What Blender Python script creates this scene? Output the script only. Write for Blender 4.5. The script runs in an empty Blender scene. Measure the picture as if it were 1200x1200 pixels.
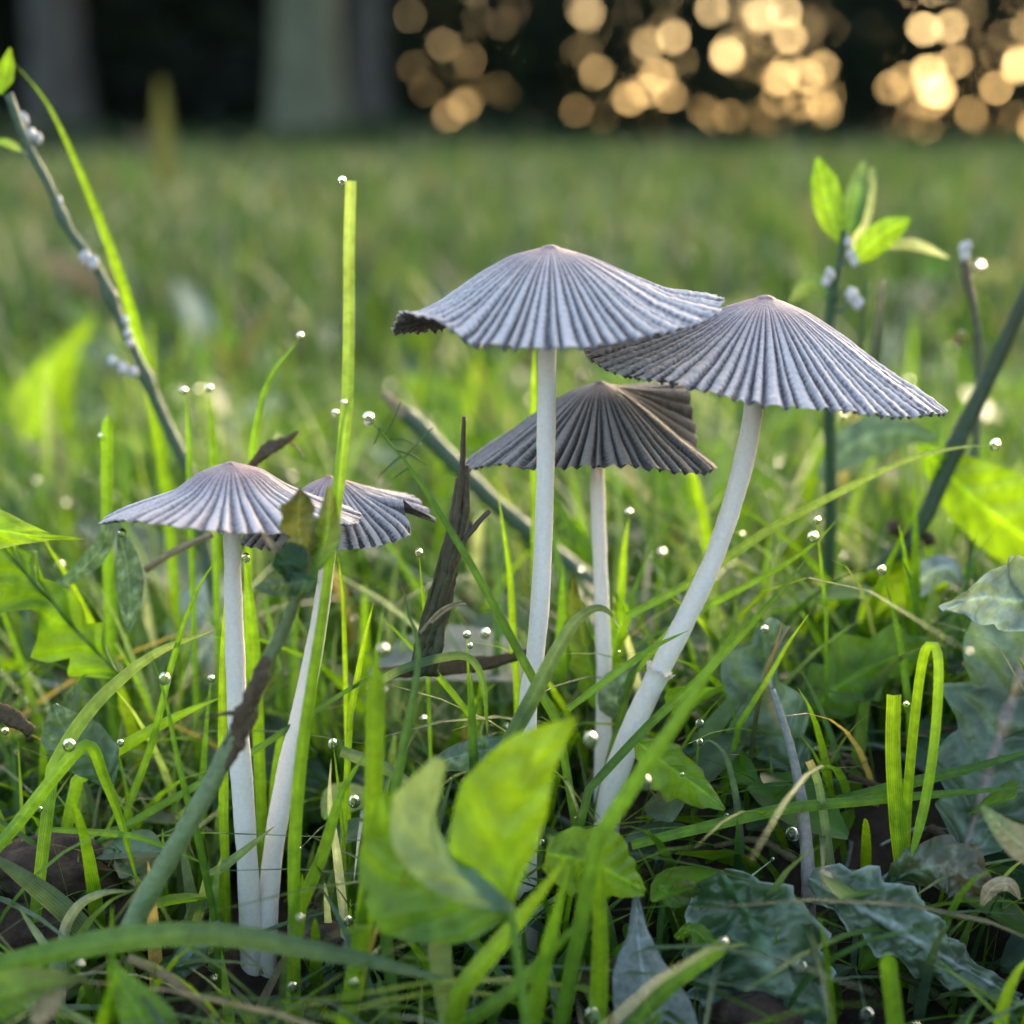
import bpy, math, random
import numpy as np
from mathutils import Vector, Matrix, noise as mnoise

# ------------------------------------------------------------------ camera, sky, sun, exposure
SC = bpy.context.scene
COL = SC.collection
FPX, PITCH, CAMZ = 2087.0, math.radians(12.04), 0.081     # focal length in px of the 1200 px photograph
cam_d = bpy.data.cameras.new('camera'); cam = bpy.data.objects.new('camera', cam_d); COL.objects.link(cam)
cam.location = (0, 0, CAMZ); cam.rotation_euler = (math.pi/2 - PITCH, 0, 0)
cam_d.sensor_width = 36; cam_d.lens = 36*FPX/1200; cam_d.clip_start = 0.01; cam_d.clip_end = 3000
cam_d.dof.use_dof = True; cam_d.dof.focus_distance = 0.1665; cam_d.dof.aperture_fstop = cam_d.lens/3.3
SC.camera = cam
SUN_EL, SUN_AZ = math.radians(15), math.radians(24)       # azimuth measured from +Y (view direction) towards +X
w = bpy.data.worlds.new('World'); SC.world = w; w.use_nodes = True
nt = w.node_tree; bg = nt.nodes['Background']
sky = nt.nodes.new('ShaderNodeTexSky'); sky.sky_type = 'NISHITA'; sky.sun_disc = False
sky.sun_elevation = SUN_EL; sky.sun_rotation = SUN_AZ; sky.air_density = 1.0; sky.dust_density = 3.5; sky.ozone_density = 0.25
nt.links.new(sky.outputs[0], bg.inputs[0]); bg.inputs[1].default_value = 0.15
sl = bpy.data.lights.new('sun', 'SUN'); sun = bpy.data.objects.new('sun', sl); COL.objects.link(sun)
sl.energy = 0.5; sl.angle = math.radians(25); sl.color = (1.0, .93, .82)
sd = Vector((math.sin(SUN_AZ)*math.cos(SUN_EL), math.cos(SUN_AZ)*math.cos(SUN_EL), math.sin(SUN_EL)))
sun.rotation_euler = (-sd).to_track_quat('-Z', 'Y').to_euler(); sun.location = sd*3
SC.view_settings.view_transform = 'Standard'; SC.view_settings.look = 'None'
SC.view_settings.gamma = 1; SC.view_settings.exposure = 2.15
SC.cycles.use_denoising = True
SC.cycles.max_bounces = 10; SC.cycles.transparent_max_bounces = 8; SC.cycles.transmission_bounces = 8
SC.cycles.diffuse_bounces = 4; SC.cycles.glossy_bounces = 4
SC.cycles.caustics_refractive = True; SC.cycles.caustics_reflective = False
SC.cycles.sample_clamp_indirect = 6

# ------------------------------------------------------------------ pixel <-> world
CP, SP = math.cos(PITCH), math.sin(PITCH)
CAM = np.array([0, 0, CAMZ])
def P(px, py, Ycm):
    """point of the photograph's ray through (px, py) at the world distance Y (cm) it stands at"""
    a, b = (px-600)/FPX, -(py-600)/FPX
    d = np.array([a, CP + b*SP, -SP + b*CP])
    return CAM + d*(Ycm/100/d[1])
def depth(p):
    q = np.asarray(p) - CAM
    return q[..., 1]*CP - q[..., 2]*SP
def pxm(p): return float(depth(p))/FPX              # metres per photo pixel at p
def proj(p):
    q = np.asarray(p) - CAM; z = q[..., 1]*CP - q[..., 2]*SP
    return 600 + FPX*q[..., 0]/z, 600 - FPX*(q[..., 1]*SP + q[..., 2]*CP)/z
def sstep(a, b, x):
    t = np.clip((x-a)/(b-a), 0, 1); return t*t*(3-2*t)
def ground(x, y):
    x = np.asarray(x, float); y = np.asarray(y, float)
    near = 1 - sstep(.3, .8, y)
    g = .0125*sstep(-.012, .02, x)*sstep(.150, .172, y)*(1-sstep(.2, .3, y)) + .005*sstep(.2, .3, y)
    g = g + near*(.0012*np.sin(x*310+1.2)*np.sin(y*270+.3) + .0018*np.sin(x*120+2)*np.sin(y*140+1))
    return g + (1-near)*.006*np.sin(x*3.1+1)*np.sin(y*2.3)

# ------------------------------------------------------------------ mesh helpers
def add_mesh(name, V, F, mat, parent=None, attrs=None, smooth=True):
    V = np.asarray(V, np.float32).reshape(-1, 3)
    me = bpy.data.meshes.new(name)
    F = np.asarray(F, np.int32); k = F.shape[1]
    me.vertices.add(len(V)); me.vertices.foreach_set('co', V.ravel())
    me.loops.add(F.size); me.loops.foreach_set('vertex_index', F.ravel())
    me.polygons.add(len(F)); me.polygons.foreach_set('loop_start', np.arange(len(F), dtype=np.int32)*k)
    me.polygons.foreach_set('loop_total', np.full(len(F), k, np.int32))
    me.polygons.foreach_set('use_smooth', np.full(len(F), smooth, bool))
    me.update(); me.validate()
    for an, (typ, val) in (attrs or {}).items():
        at = me.attributes.new(an, typ, 'POINT')
        key = {'FLOAT': 'value', 'FLOAT_VECTOR': 'vector', 'FLOAT_COLOR': 'color'}[typ]
        at.data.foreach_set(key, np.asarray(val, np.float32).ravel())
    me.materials.append(mat)
    o = bpy.data.objects.new(name, me); COL.objects.link(o)
    if parent is not None: o.parent = parent; o.matrix_parent_inverse = parent.matrix_basis.inverted()
    return o
def grid_faces(nr, nc, wrap=False, off=0):
    i = np.arange(nr-1)[:, None]; j = np.arange(nc if wrap else nc-1)[None, :]
    j2 = (j+1) % nc
    a = i*nc+j; b = i*nc+j2; c = (i+1)*nc+j2; d = (i+1)*nc+j
    return np.stack([a, b, c, d], -1).reshape(-1, 4) + off
class Bag:
    """collects grids of quads into one mesh"""
    def __init__(s): s.V = []; s.F = []; s.C = []; s.S = []; s.n = 0
    def add(s, V, F, C=None, S=None):
        V = np.asarray(V).reshape(-1, 3); s.V.append(V); s.F.append(np.asarray(F)+s.n); s.n += len(V)
        s.C.append(np.zeros((len(V), 4))+1 if C is None else np.asarray(C).reshape(-1, 4))
        s.S.append(np.zeros((len(V), 3)) if S is None else np.asarray(S).reshape(-1, 3))
    def build(s, name, mat, parent=None, smooth=True):
        return add_mesh(name, np.concatenate(s.V), np.concatenate(s.F), mat, parent,
                        {'col': ('FLOAT_COLOR', np.concatenate(s.C)), 'st': ('FLOAT_VECTOR', np.concatenate(s.S))}, smooth)
def tag(o, label, cat, group=None, kind=None):
    if kind: o['kind'] = kind
    if label: o['label'] = label
    if cat: o['category'] = cat
    if group: o['group'] = group
    return o
def empty(name, loc):
    o = bpy.data.objects.new(name, None); COL.objects.link(o); o.location = loc; o.empty_display_size = .005
    bpy.context.view_layer.update()
    return o
def spline(pts, n):
    """Catmull-Rom through pts"""
    P_ = np.asarray(pts, float)
    if len(P_) == 2: return P_[0] + (P_[1]-P_[0])*np.linspace(0, 1, n)[:, None]
    ext = np.vstack([2*P_[0]-P_[1], P_, 2*P_[-1]-P_[-2]])
    seg = np.linalg.norm(np.diff(P_, axis=0), axis=1)[:, ]; cum = np.concatenate([[0], np.cumsum(seg)])
    out = []
    for s in np.linspace(0, cum[-1], n):
        i = min(np.searchsorted(cum, s, 'right')-1, len(seg)-1); t = (s-cum[i])/seg[i]
        p0, p1, p2, p3 = ext[i:i+4]
        out.append(.5*((2*p1)+(-p0+p2)*t+(2*p0-5*p1+4*p2-p3)*t*t+(-p0+3*p1-3*p2+p3)*t**3))
    return np.array(out)
def tangents(c):
    t = np.gradient(c, axis=0); return t/(np.linalg.norm(t, axis=1)[:, None]+1e-12)
def norm(v): return v/(np.linalg.norm(v, axis=-1, keepdims=True)+1e-12)
def px_curve(pts, Y0, Y1, n):
    """photo polyline (base first) -> world curve; Y from base to tip in cm"""
    m = len(pts); q = [P(x, y, Y0+(Y1-Y0)*i/(m-1)) for i, (x, y) in enumerate(pts)]
    return spline(q, n)

# ------------------------------------------------------------------ materials
def nodes(name):
    m = bpy.data.materials.new(name); m.use_nodes = True; t = m.node_tree; t.nodes.clear()
    return m, t, t.nodes, t.links
def N(t, typ, **kw):
    n = t.nodes.new(typ)
    for k, v in kw.items():
        if k == 'inp':
            for kk, vv in v.items(): n.inputs[kk].default_value = vv
        else: setattr(n, k, v)
    return n
def foliage_mat(name, trans=.45, rough=.42, bump=.25, stripes=True, tgain=(1.9, 1.7, .7), nscale=900, spec=.5):
    m, t, ns, L = nodes(name)
    out = N(t, 'ShaderNodeOutputMaterial'); at = N(t, 'ShaderNodeAttribute', attribute_name='col')
    geo = N(t, 'ShaderNodeNewGeometry')
    nz = N(t, 'ShaderNodeTexNoise', inp={'Scale': nscale, 'Detail': 4, 'Roughness': .6}); L.new(geo.outputs['Position'], nz.inputs['Vector'])
    mr = N(t, 'ShaderNodeMapRange', inp={'From Min': .3, 'From Max': .7, 'To Min': .72, 'To Max': 1.25}); L.new(nz.outputs[0], mr.inputs[0])
    mul = N(t, 'ShaderNodeVectorMath', operation='SCALE'); L.new(at.outputs['Color'], mul.inputs[0]); L.new(mr.outputs[0], mul.inputs['Scale'])
    tm = N(t, 'ShaderNodeVectorMath', operation='MULTIPLY'); L.new(mul.outputs[0], tm.inputs[0]); tm.inputs[1].default_value = tgain
    pb = N(t, 'ShaderNodeBsdfPrincipled', inp={'Roughness': rough, 'Specular IOR Level': spec}); L.new(mul.outputs[0], pb.inputs['Base Color'])
    tr = N(t, 'ShaderNodeBsdfTranslucent'); L.new(tm.outputs[0], tr.inputs[0])
    mx = N(t, 'ShaderNodeMixShader', inp={0: trans}); L.new(pb.outputs[0], mx.inputs[1]); L.new(tr.outputs[0], mx.inputs[2])
    bp = N(t, 'ShaderNodeBump', inp={'Strength': bump, 'Distance': .0004})
    if stripes:
        st = N(t, 'ShaderNodeAttribute', attribute_name='st'); sx = N(t, 'ShaderNodeSeparateXYZ'); L.new(st.outputs['Vector'], sx.inputs[0])
        ml = N(t, 'ShaderNodeMath', operation='MULTIPLY', inp={1: 16}); L.new(sx.outputs[0], ml.inputs[0])
        sn = N(t, 'ShaderNodeMath', operation='SINE'); L.new(ml.outputs[0], sn.inputs[0])
        ad = N(t, 'ShaderNodeMath', operation='MULTIPLY_ADD', inp={1: .35}); L.new(sn.outputs[0], ad.inputs[0]); L.new(nz.outputs[0], ad.inputs[2])
        L.new(ad.outputs[0], bp.inputs['Height'])
        m3 = N(t, 'ShaderNodeMath', operation='MULTIPLY', inp={1: 23}); L.new(sx.outputs[0], m3.inputs[0])
        s3 = N(t, 'ShaderNodeMath', operation='SINE'); L.new(m3.outputs[0], s3.inputs[0])
        m4 = N(t, 'ShaderNodeMath', operation='MULTIPLY_ADD', inp={1: .16}); L.new(s3.outputs[0], m4.inputs[0]); L.new(mr.outputs[0], m4.inputs[2])
        L.new(m4.outputs[0], mul.inputs['Scale'])
    else: L.new(nz.outputs[0], bp.inputs['Height'])
    L.new(bp.outputs[0], pb.inputs['Normal'])
    L.new(mx.outputs[0], out.inputs[0])
    return m
M = {}
M['grass'] = foliage_mat('grass', tgain=(1.8, 1.7, .5))
M['leaf'] = foliage_mat('leaf', trans=.42, rough=.45, stripes=False, nscale=420, bump=.5, tgain=(1.8, 1.7, .5))
M['waxy_leaf'] = foliage_mat('waxy_leaf', trans=.22, rough=.38, stripes=False, nscale=700, bump=.5, tgain=(1.3, 1.5, .6), spec=.7)
M['field'] = foliage_mat('field', trans=.3, rough=.5, stripes=False, nscale=60, bump=0, tgain=(1.8, 1.7, .5), spec=.35)
M['stalk'] = foliage_mat('stalk', trans=.12, rough=.5, stripes=False, nscale=1500, bump=.5)
M['dry'] = foliage_mat('dry', trans=.1, rough=.8, stripes=False, nscale=1800, bump=.6, tgain=(1, .9, .7), spec=.2)
M['hedge'] = foliage_mat('hedge', trans=.15, rough=.6, stripes=False, nscale=8, bump=0, tgain=(1.3, 1.4, .6), spec=.2)

def cap_mat(name, crest, valley, apex):
    m, t, ns, L = nodes(name); out = N(t, 'ShaderNodeOutputMaterial')
    st = N(t, 'ShaderNodeAttribute', attribute_name='st'); sx = N(t, 'ShaderNodeSeparateXYZ'); L.new(st.outputs['Vector'], sx.inputs[0])
    geo = N(t, 'ShaderNodeTexCoord')
    nz = N(t, 'ShaderNodeTexNoise', inp={'Scale': 2600, 'Detail': 5, 'Roughness': .7}); L.new(geo.outputs['Object'], nz.inputs['Vector'])
    n2 = N(t, 'ShaderNodeTexNoise', inp={'Scale': 260, 'Detail': 3}); L.new(geo.outputs['Object'], n2.inputs['Vector'])
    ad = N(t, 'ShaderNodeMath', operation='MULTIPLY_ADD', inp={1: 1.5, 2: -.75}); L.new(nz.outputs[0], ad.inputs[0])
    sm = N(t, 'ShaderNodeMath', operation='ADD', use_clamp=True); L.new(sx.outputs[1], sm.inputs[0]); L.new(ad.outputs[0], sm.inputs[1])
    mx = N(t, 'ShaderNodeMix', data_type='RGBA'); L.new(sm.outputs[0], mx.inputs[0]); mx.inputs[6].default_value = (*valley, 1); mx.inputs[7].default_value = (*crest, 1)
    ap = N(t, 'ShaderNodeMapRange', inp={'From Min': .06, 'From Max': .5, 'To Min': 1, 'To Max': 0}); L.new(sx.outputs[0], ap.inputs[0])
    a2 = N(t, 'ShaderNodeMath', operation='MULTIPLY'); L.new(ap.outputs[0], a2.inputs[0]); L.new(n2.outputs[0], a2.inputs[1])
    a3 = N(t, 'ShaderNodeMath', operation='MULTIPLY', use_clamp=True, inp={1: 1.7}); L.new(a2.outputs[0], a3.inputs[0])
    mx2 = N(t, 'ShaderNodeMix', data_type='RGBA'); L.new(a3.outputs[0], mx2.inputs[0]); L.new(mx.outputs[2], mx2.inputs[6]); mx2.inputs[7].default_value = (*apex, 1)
    pb = N(t, 'ShaderNodeBsdfPrincipled', inp={'Roughness': .62, 'Specular IOR Level': .35}); L.new(mx2.outputs[2], pb.inputs['Base Color'])
    pb.inputs['Sheen Weight'].default_value = .15
    bp = N(t, 'ShaderNodeBump', inp={'Strength': .8, 'Distance': .0004}); L.new(nz.outputs[0], bp.inputs['Height']); L.new(bp.outputs[0], pb.inputs['Normal'])
    tr = N(t, 'ShaderNodeBsdfTranslucent'); L.new(mx2.outputs[2], tr.inputs[0])
    ms = N(t, 'ShaderNodeMixShader', inp={0: .12}); L.new(pb.outputs[0], ms.inputs[1]); L.new(tr.outputs[0], ms.inputs[2])
    L.new(ms.outputs[0], out.inputs[0]); return m
def plain_mat(name, c1, c2, scale, rough=.6, bump=.4, dist=.0003, sss=0, spec=.4, trans=0):
    m, t, ns, L = nodes(name); out = N(t, 'ShaderNodeOutputMaterial')
    geo = N(t, 'ShaderNodeTexCoord')
    nz = N(t, 'ShaderNodeTexNoise', inp={'Scale': scale, 'Detail': 6, 'Roughness': .65}); L.new(geo.outputs['Object'], nz.inputs['Vector'])
    cr = N(t, 'ShaderNodeValToRGB'); cr.color_ramp.elements[0].position = .3; cr.color_ramp.elements[1].position = .7
    cr.color_ramp.elements[0].color = (*c1, 1); cr.color_ramp.elements[1].color = (*c2, 1); L.new(nz.outputs[0], cr.inputs[0])
    pb = N(t, 'ShaderNodeBsdfPrincipled', inp={'Roughness': rough, 'Specular IOR Level': spec}); L.new(cr.outputs[0], pb.inputs['Base Color'])
    if sss:
        pb.inputs['Subsurface Weight'].default_value = sss; pb.inputs['Subsurface Radius'].default_value = (1, .9, .8); pb.inputs['Subsurface Scale'].default_value = .0012
    bp = N(t, 'ShaderNodeBump', inp={'Strength': bump, 'Distance': dist}); L.new(nz.outputs[0], bp.inputs['Height']); L.new(bp.outputs[0], pb.inputs['Normal'])
    L.new(pb.outputs[0], out.inputs[0]); return m
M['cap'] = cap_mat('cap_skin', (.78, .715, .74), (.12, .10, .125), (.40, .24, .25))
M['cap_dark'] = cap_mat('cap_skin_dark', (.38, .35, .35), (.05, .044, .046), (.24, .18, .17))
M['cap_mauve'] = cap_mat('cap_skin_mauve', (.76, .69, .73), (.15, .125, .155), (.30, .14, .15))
M['gill'] = plain_mat('gill', (.045, .04, .042), (.15, .135, .14), 900, .7)
M['stem'] = plain_mat('stem_flesh', (.82, .755, .725), (.92, .865, .835), 3200, .55, .6, .00025, sss=.25)
M['soil'] = plain_mat('soil', (.018, .012, .009), (.075, .05, .037), 500, .85, .9, .002)
M['clod'] = plain_mat('soil_clod', (.03, .02, .016), (.11, .065, .05), 600, .85, .9, .001)
M['bark'] = plain_mat('bark', (.035, .032, .03), (.11, .10, .085), 9, .9, .8, .03)
M['bark_pale'] = plain_mat('bark_pale', (.075, .08, .05), (.15, .155, .10), 7, .9, .8, .03)
M['bud'] = plain_mat('pale_bud', (.45, .42, .42), (.75, .73, .74), 900, .5, .4)
m, t, ns, L = nodes('dew_water'); out = N(t, 'ShaderNodeOutputMaterial')
gl = N(t, 'ShaderNodeBsdfPrincipled', inp={'Roughness': 0.0, 'IOR': 1.333, 'Transmission Weight': 1.0, 'Base Color': (1, 1, 1, 1)}); L.new(gl.outputs[0], out.inputs[0]); M['dew'] = m

# ------------------------------------------------------------------ foliage shapes
TINT = {'lime': (.17, .30, .012), 'bright': (.11, .23, .014), 'mid': (.065, .155, .02), 'dark': (.032, .085, .028), 'blue': (.095, .165, .11),
        'pale': (.20, .29, .13), 'dry': (.36, .28, .17), 'brown': (.11, .08, .05), 'grey': (.22, .25, .24), 'dusky': (.045, .055, .022),
        'olive': (.10, .12, .035), 'taupe': (.30, .235, .22), 'frost': (.36, .42, .42), 'slate': (.095, .148, .094)}
def rgba(c, g=1.0): return np.array([c[0]*g, c[1]*g, c[2]*g, 1.0])
def ribbon(C, halfL, halfR, twist=0.0, fold=.25, nc=5, face=None, curl=0.0):
    """strip along curve C; halfL/halfR are half widths in metres per sample; twist in degrees (scalar or per-sample) from facing the camera"""
    n = len(C); T = tangents(C); Vw = norm(C-CAM) if face is None else np.tile(face, (n, 1))
    S = norm(np.cross(T, Vw)); Nn = np.cross(S, T)
    a = np.radians(np.zeros(n)+twist)[:, None]
    S2 = S*np.cos(a)+Nn*np.sin(a); N2 = norm(np.cross(S2, T))
    s = np.linspace(-1, 1, nc)
    wd = np.where(s[None, :] < 0, halfL[:, None], halfR[:, None])
    lift = (np.abs(s)[None, :]*fold + curl*s[None, :]**2)*wd
    V = C[:, None, :] + S2[:, None, :]*(wd*s)[..., None] + N2[:, None, :]*lift[..., None]
    st = np.zeros((n, nc, 3)); st[..., 0] = s; st[..., 1] = np.linspace(0, 1, n)[:, None]
    return V, grid_faces(n, nc), st
def blade_profile(t, tip='point', base=.8):
    b = base+(1-base)*sstep(0, .3, t)
    if tip == 'cut': return b*(1-.15*t)
    if tip == 'round': return b*np.sqrt(np.clip(1-np.clip((t-.9)/.1, 0, 1)**2, .02, 1))
    return b*np.clip(1-t**3.2, .03, 1)
NB = [0]
def blade(label, pts, Y0, Y1, wpx, c0='mid', c1=None, tip='point', twist=0.0, fold=.3, tiptint=None, bury=True, group=None, name='grass_blade', mat='grass', n=None, cat='grass blade'):
    """one grass blade; pts base -> tip in photo pixels"""
    NB[0] += 1; rs = np.random.RandomState(NB[0])
    n = n or max(16, 5*len(pts)); C = px_curve(pts, Y0, Y1, n)
    if bury:                                             # continue from the lowest visible point down into the turf
        b = C[0]; g = float(ground(b[0], b[1]))
        if b[2] > g-.001:
            T = C[0]-C[2]; T = T/np.linalg.norm(T); k = np.array([T[0]*.35, T[1]*.2, -1.0]); k = k*(b[2]-g+.002)
            C = np.vstack([spline([b+k, b+k*.5+T*.0, b], 6)[:-1], C]); n = len(C)
    t = np.linspace(0, 1, n); dpt = depth(C)/FPX
    h = .5*wpx*dpt*blade_profile(t, tip)
    tw = twist if np.isscalar(twist) else np.interp(t, np.linspace(0, 1, len(twist)), twist)
    V, F, st = ribbon(C, h, h, tw+8*np.sin(t*5+rs.rand()*6), fold, 7)
    a = np.array(TINT[c0]); b = np.array(TINT[c1 or c0])
    cc = a+(b-a)*t[:, None]; cc = cc*(1+.12*np.sin(t*9+rs.rand()*6))[:, None]
    if tiptint: cc = cc+(np.array(TINT[tiptint])-cc)*sstep(.93, .985, t)[:, None]
    s = np.abs(st[..., 0]); Cc = np.repeat(cc[:, None, :], 7, 1)*(1.18-.3*s[..., None]+.25*(s[..., None] > .9))
    Cc = np.concatenate([Cc, np.ones(Cc.shape[:2]+(1,))], -1)
    o = add_mesh(name, V, F, M[mat], None, {'col': ('FLOAT_COLOR', Cc), 'st': ('FLOAT_VECTOR', st)})
    tag(o, label, cat, group); return o
def leaf_part(name, mid, Y0, Y1, wl, wr, c0, c1=None, parent=None, serr=0, teeth=0, twist=0.0, fold=.15, curl=0.0, mat='leaf', veins=8, wave=.0, edge=None, seed=0, n=64, nc=21, midcol=None, mrib=1.0, crumple=None):
    """broad leaf: midrib in photo px (base -> tip), half widths in px at even steps for the side left/right of the run"""
    rs = np.random.RandomState(seed+77)
    C = px_curve(mid, Y0, Y1, n); t = np.linspace(0, 1, n); dpt = depth(C)/FPX
    kn = np.linspace(0, 1, len(wl))
    def sm(v):
        return np.interp(t, kn, v)
    hl, hr = sm(wl)*dpt, sm(wr)*dpt
    if serr:
        ph = rs.rand(2)
        for h, q in ((hl, ph[0]), (hr, ph[1])):
            fr = np.mod(t*teeth+q+.15*np.sin(t*17+q*9), 1); tooth = np.where(fr < .7, fr/.7, (1-fr)/.3)
            h *= 1-serr*(1-tooth)
    tw = twist if np.isscalar(twist) else np.interp(t, np.linspace(0, 1, len(twist)), twist)
    V, F, st = ribbon(C, np.maximum(hl, 2e-5), np.maximum(hr, 2e-5), tw, fold, nc, None, curl)
    s = st[..., 0]; ab = np.abs(s); tt = np.repeat(t[:, None], nc, 1)
    Nn = norm(np.cross(np.gradient(V, axis=0), np.gradient(V, axis=1)))
    W = np.maximum(hl, hr).max()
    vf = np.abs(np.mod(tt*veins-ab*1.1+.5, 1)-.5)*2; vein = np.clip(1-vf*5, 0, 1)*(ab > .04); midr = np.clip(1-ab*9, 0, 1)
    if crumple is None: crumple = .09 if mat == 'waxy_leaf' else .05
    fq = 1.6/W; q = np.array([[mnoise.noise(Vector(v)*fq+Vector((seed*3.1, 0, 0)))+.55*mnoise.noise(Vector(v)*fq*2.7+Vector((0, seed*1.7, 0)))+.3*mnoise.noise(Vector(v)*fq*6) for v in row] for row in V.tolist()])
    V = V + Nn*(crumple*W*q)[..., None]
    V = V + Nn*(mrib*.03*W*(vein*.6+midr*1.4) + wave*W*np.sin(tt*9+s*2+seed)*ab + .03*W*np.sin(tt*veins*6.28-ab*7))[..., None]
    a = np.array(TINT[c0]); b = np.array(TINT[c1 or c0])
    k = np.clip(tt+.15*np.sin(s*5+tt*7+seed), 0, 1)[..., None]
    Cc = a+(b-a)*k; Cc = Cc*(1+.35*vein[..., None]*.6)
    Cc = Cc*(1+(.5 if mat == 'waxy_leaf' else .16)*np.clip(q, -.7, 1))[..., None]
    if mat == 'waxy_leaf': Cc = Cc+(np.array(TINT['frost'])-Cc)*(.22*sstep(.15, .7, q))[..., None]
    mc = np.array(TINT[midcol]) if midcol else Cc*1.7
    Cc = Cc+(mc-Cc)*(mrib*np.clip(midr*1.6, 0, 1))[..., None]
    if edge: Cc = Cc+(np.array(TINT[edge])-Cc)*sstep(.86, 1.0, ab)[..., None]*.8
    Cc = np.concatenate([Cc, np.ones(Cc.shape[:2]+(1,))], -1)
    return add_mesh(name, V, F, M[mat], parent, {'col': ('FLOAT_COLOR', Cc), 'st': ('FLOAT_VECTOR', st)})
def tube(C, r, ns=14, rough=0.0, seed=0):
    n = len(C); T = tangents(C); ref = np.array([0, 1, 0.13]); A = norm(np.cross(T, ref)); B = np.cross(T, A)
    th = np.linspace(0, 2*math.pi, ns, endpoint=False); rs = np.random.RandomState(seed)
    r = np.zeros(n)+r; R = r[:, None]*(1+rough*(rs.rand(n, ns)-.5)+rough*.8*np.sin(th*2+seed)[None, :]*np.sin(np.linspace(0, 9, n))[:, None])
    V = C[:, None]+A[:, None]*(R*np.cos(th))[..., None]+B[:, None]*(R*np.sin(th))[..., None]
    V = V.reshape(-1, 3); F = grid_faces(n, ns, True)
    e0 = np.array([[i, (i+1) % ns, n*ns, n*ns] for i in range(ns)])[:, [1, 0, 2, 2]]
    return V, F
def tube_part(name, pts, Y0, Y1, wpx, col, mat='stalk', parent=None, taper=1.0, knots=(), rough=.12, n=None, seed=0, bury=False, c1=None, ns=14):
    n = n or max(20, 6*len(pts)); C = px_curve(pts, Y0, Y1, n)
    if bury:
        b = C[0]; g = float(ground(b[0], b[1])); T = norm((C[0]-C[3])[None])[0]; k = np.array([T[0]*.4, T[1]*.2, -1.])*max(.002, b[2]-g+.002)
        C = np.vstack([spline([b+k, b+k*.5, b], 6)[:-1], C]); n = len(C)
    t = np.linspace(0, 1, n); w_ = .5*(wpx if np.isscalar(wpx) else np.interp(t, np.linspace(0, 1, len(wpx)), wpx))*depth(C)/FPX*(1+(taper-1)*t)
    for (k, g) in knots: w_ = w_*(1+g*np.exp(-((t-k)/.018)**2))
    C = np.vstack([C[:1], C, C[-1:]]); w_ = np.concatenate([[1e-6], w_, [1e-6]]); n += 2
    V, F = tube(C, w_, ns, rough, seed)
    a = np.array(TINT[col]); b = np.array(TINT[c1 or col]); tt = np.repeat(np.linspace(0, 1, n), ns)[:, None]
    Cc = np.concatenate([a+(b-a)*tt, np.ones((len(V), 1))], 1); st = np.zeros((len(V), 3)); st[:, 1:2] = tt
    return add_mesh(name, V, F, M[mat], parent, {'col': ('FLOAT_COLOR', Cc), 'st': ('FLOAT_VECTOR', st)})
def blob(name, p, r, mat, parent=None, squash=(1, 1, 1), rough=.15, seed=0, col='frost'):
    n, k = 9, 14; th = np.linspace(0, math.pi, n); ph = np.linspace(0, 2*math.pi, k, endpoint=False); rs = np.random.RandomState(seed)
    q = 1+rough*(rs.rand(n, k)-.5)*2; q[0] = 1; q[-1] = 1
    V = np.stack([np.sin(th)[:, None]*np.cos(ph), np.sin(th)[:, None]*np.sin(ph), np.repeat(np.cos(th)[:, None], k, 1)], -1)*q[..., None]*r*np.array(squash)
    return add_mesh(name, (V+np.asarray(p)).reshape(-1, 3), grid_faces(n, k, True), mat if not isinstance(mat, str) else M[mat], parent,
                    {'col': ('FLOAT_COLOR', np.tile(rgba(TINT[col]), (n*k, 1)))})

# ------------------------------------------------------------------ the setting: ground, wood edge
ys = np.unique(np.concatenate([np.linspace(-.3, .1, 8), np.linspace(.1, .4, 90), np.geomspace(.4, 2500, 60)]))
ux = np.linspace(-1, 1, 121); ux = np.sign(ux)*np.abs(ux)**1.3
gx = ux[None, :]*np.maximum(.35, ys*1.4)[:, None]*np.where(ys > 20, 1.0, 1.0)[:, None]; gy = np.repeat(ys[:, None], 121, 1)
rs = np.random.RandomState(3)
gz = ground(gx, gy) + np.where((gy > .1) & (gy < .4), rs.rand(*gx.shape)*.0012, 0)
lawn = sstep(.35, 1.2, gy)
gc = np.zeros(gx.shape+(4,)); gc[..., 3] = 1
gc[..., :3] = np.array([.045, .03, .022])*(1-lawn[..., None]) + np.array([.05, .10, .022])*lawn[..., None]
mg, t, ns_, L = nodes('turf_soil'); out = N(t, 'ShaderNodeOutputMaterial')
at = N(t, 'ShaderNodeAttribute', attribute_name='col'); geo = N(t, 'ShaderNodeNewGeometry')
nz = N(t, 'ShaderNodeTexNoise', inp={'Scale': 420, 'Detail': 8, 'Roughness': .7}); L.new(geo.outputs['Position'], nz.inputs['Vector'])
mr = N(t, 'ShaderNodeMapRange', inp={'From Min': .3, 'From Max': .7, 'To Min': .35, 'To Max': 1.6}); L.new(nz.outputs[0], mr.inputs[0])
sc_ = N(t, 'ShaderNodeVectorMath', operation='SCALE'); L.new(at.outputs['Color'], sc_.inputs[0]); L.new(mr.outputs[0], sc_.inputs['Scale'])
pb = N(t, 'ShaderNodeBsdfPrincipled', inp={'Roughness': .85, 'Specular IOR Level': .3}); L.new(sc_.outputs[0], pb.inputs['Base Color'])
bp = N(t, 'ShaderNodeBump', inp={'Strength': .9, 'Distance': .0015}); L.new(nz.outputs[0], bp.inputs['Height']); L.new(bp.outputs[0], pb.inputs['Normal'])
L.new(pb.outputs[0], out.inputs[0])
g = add_mesh('ground', np.stack([gx, gy, gz], -1), grid_faces(len(ys), 121), mg, None, {'col': ('FLOAT_COLOR', gc)})
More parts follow.
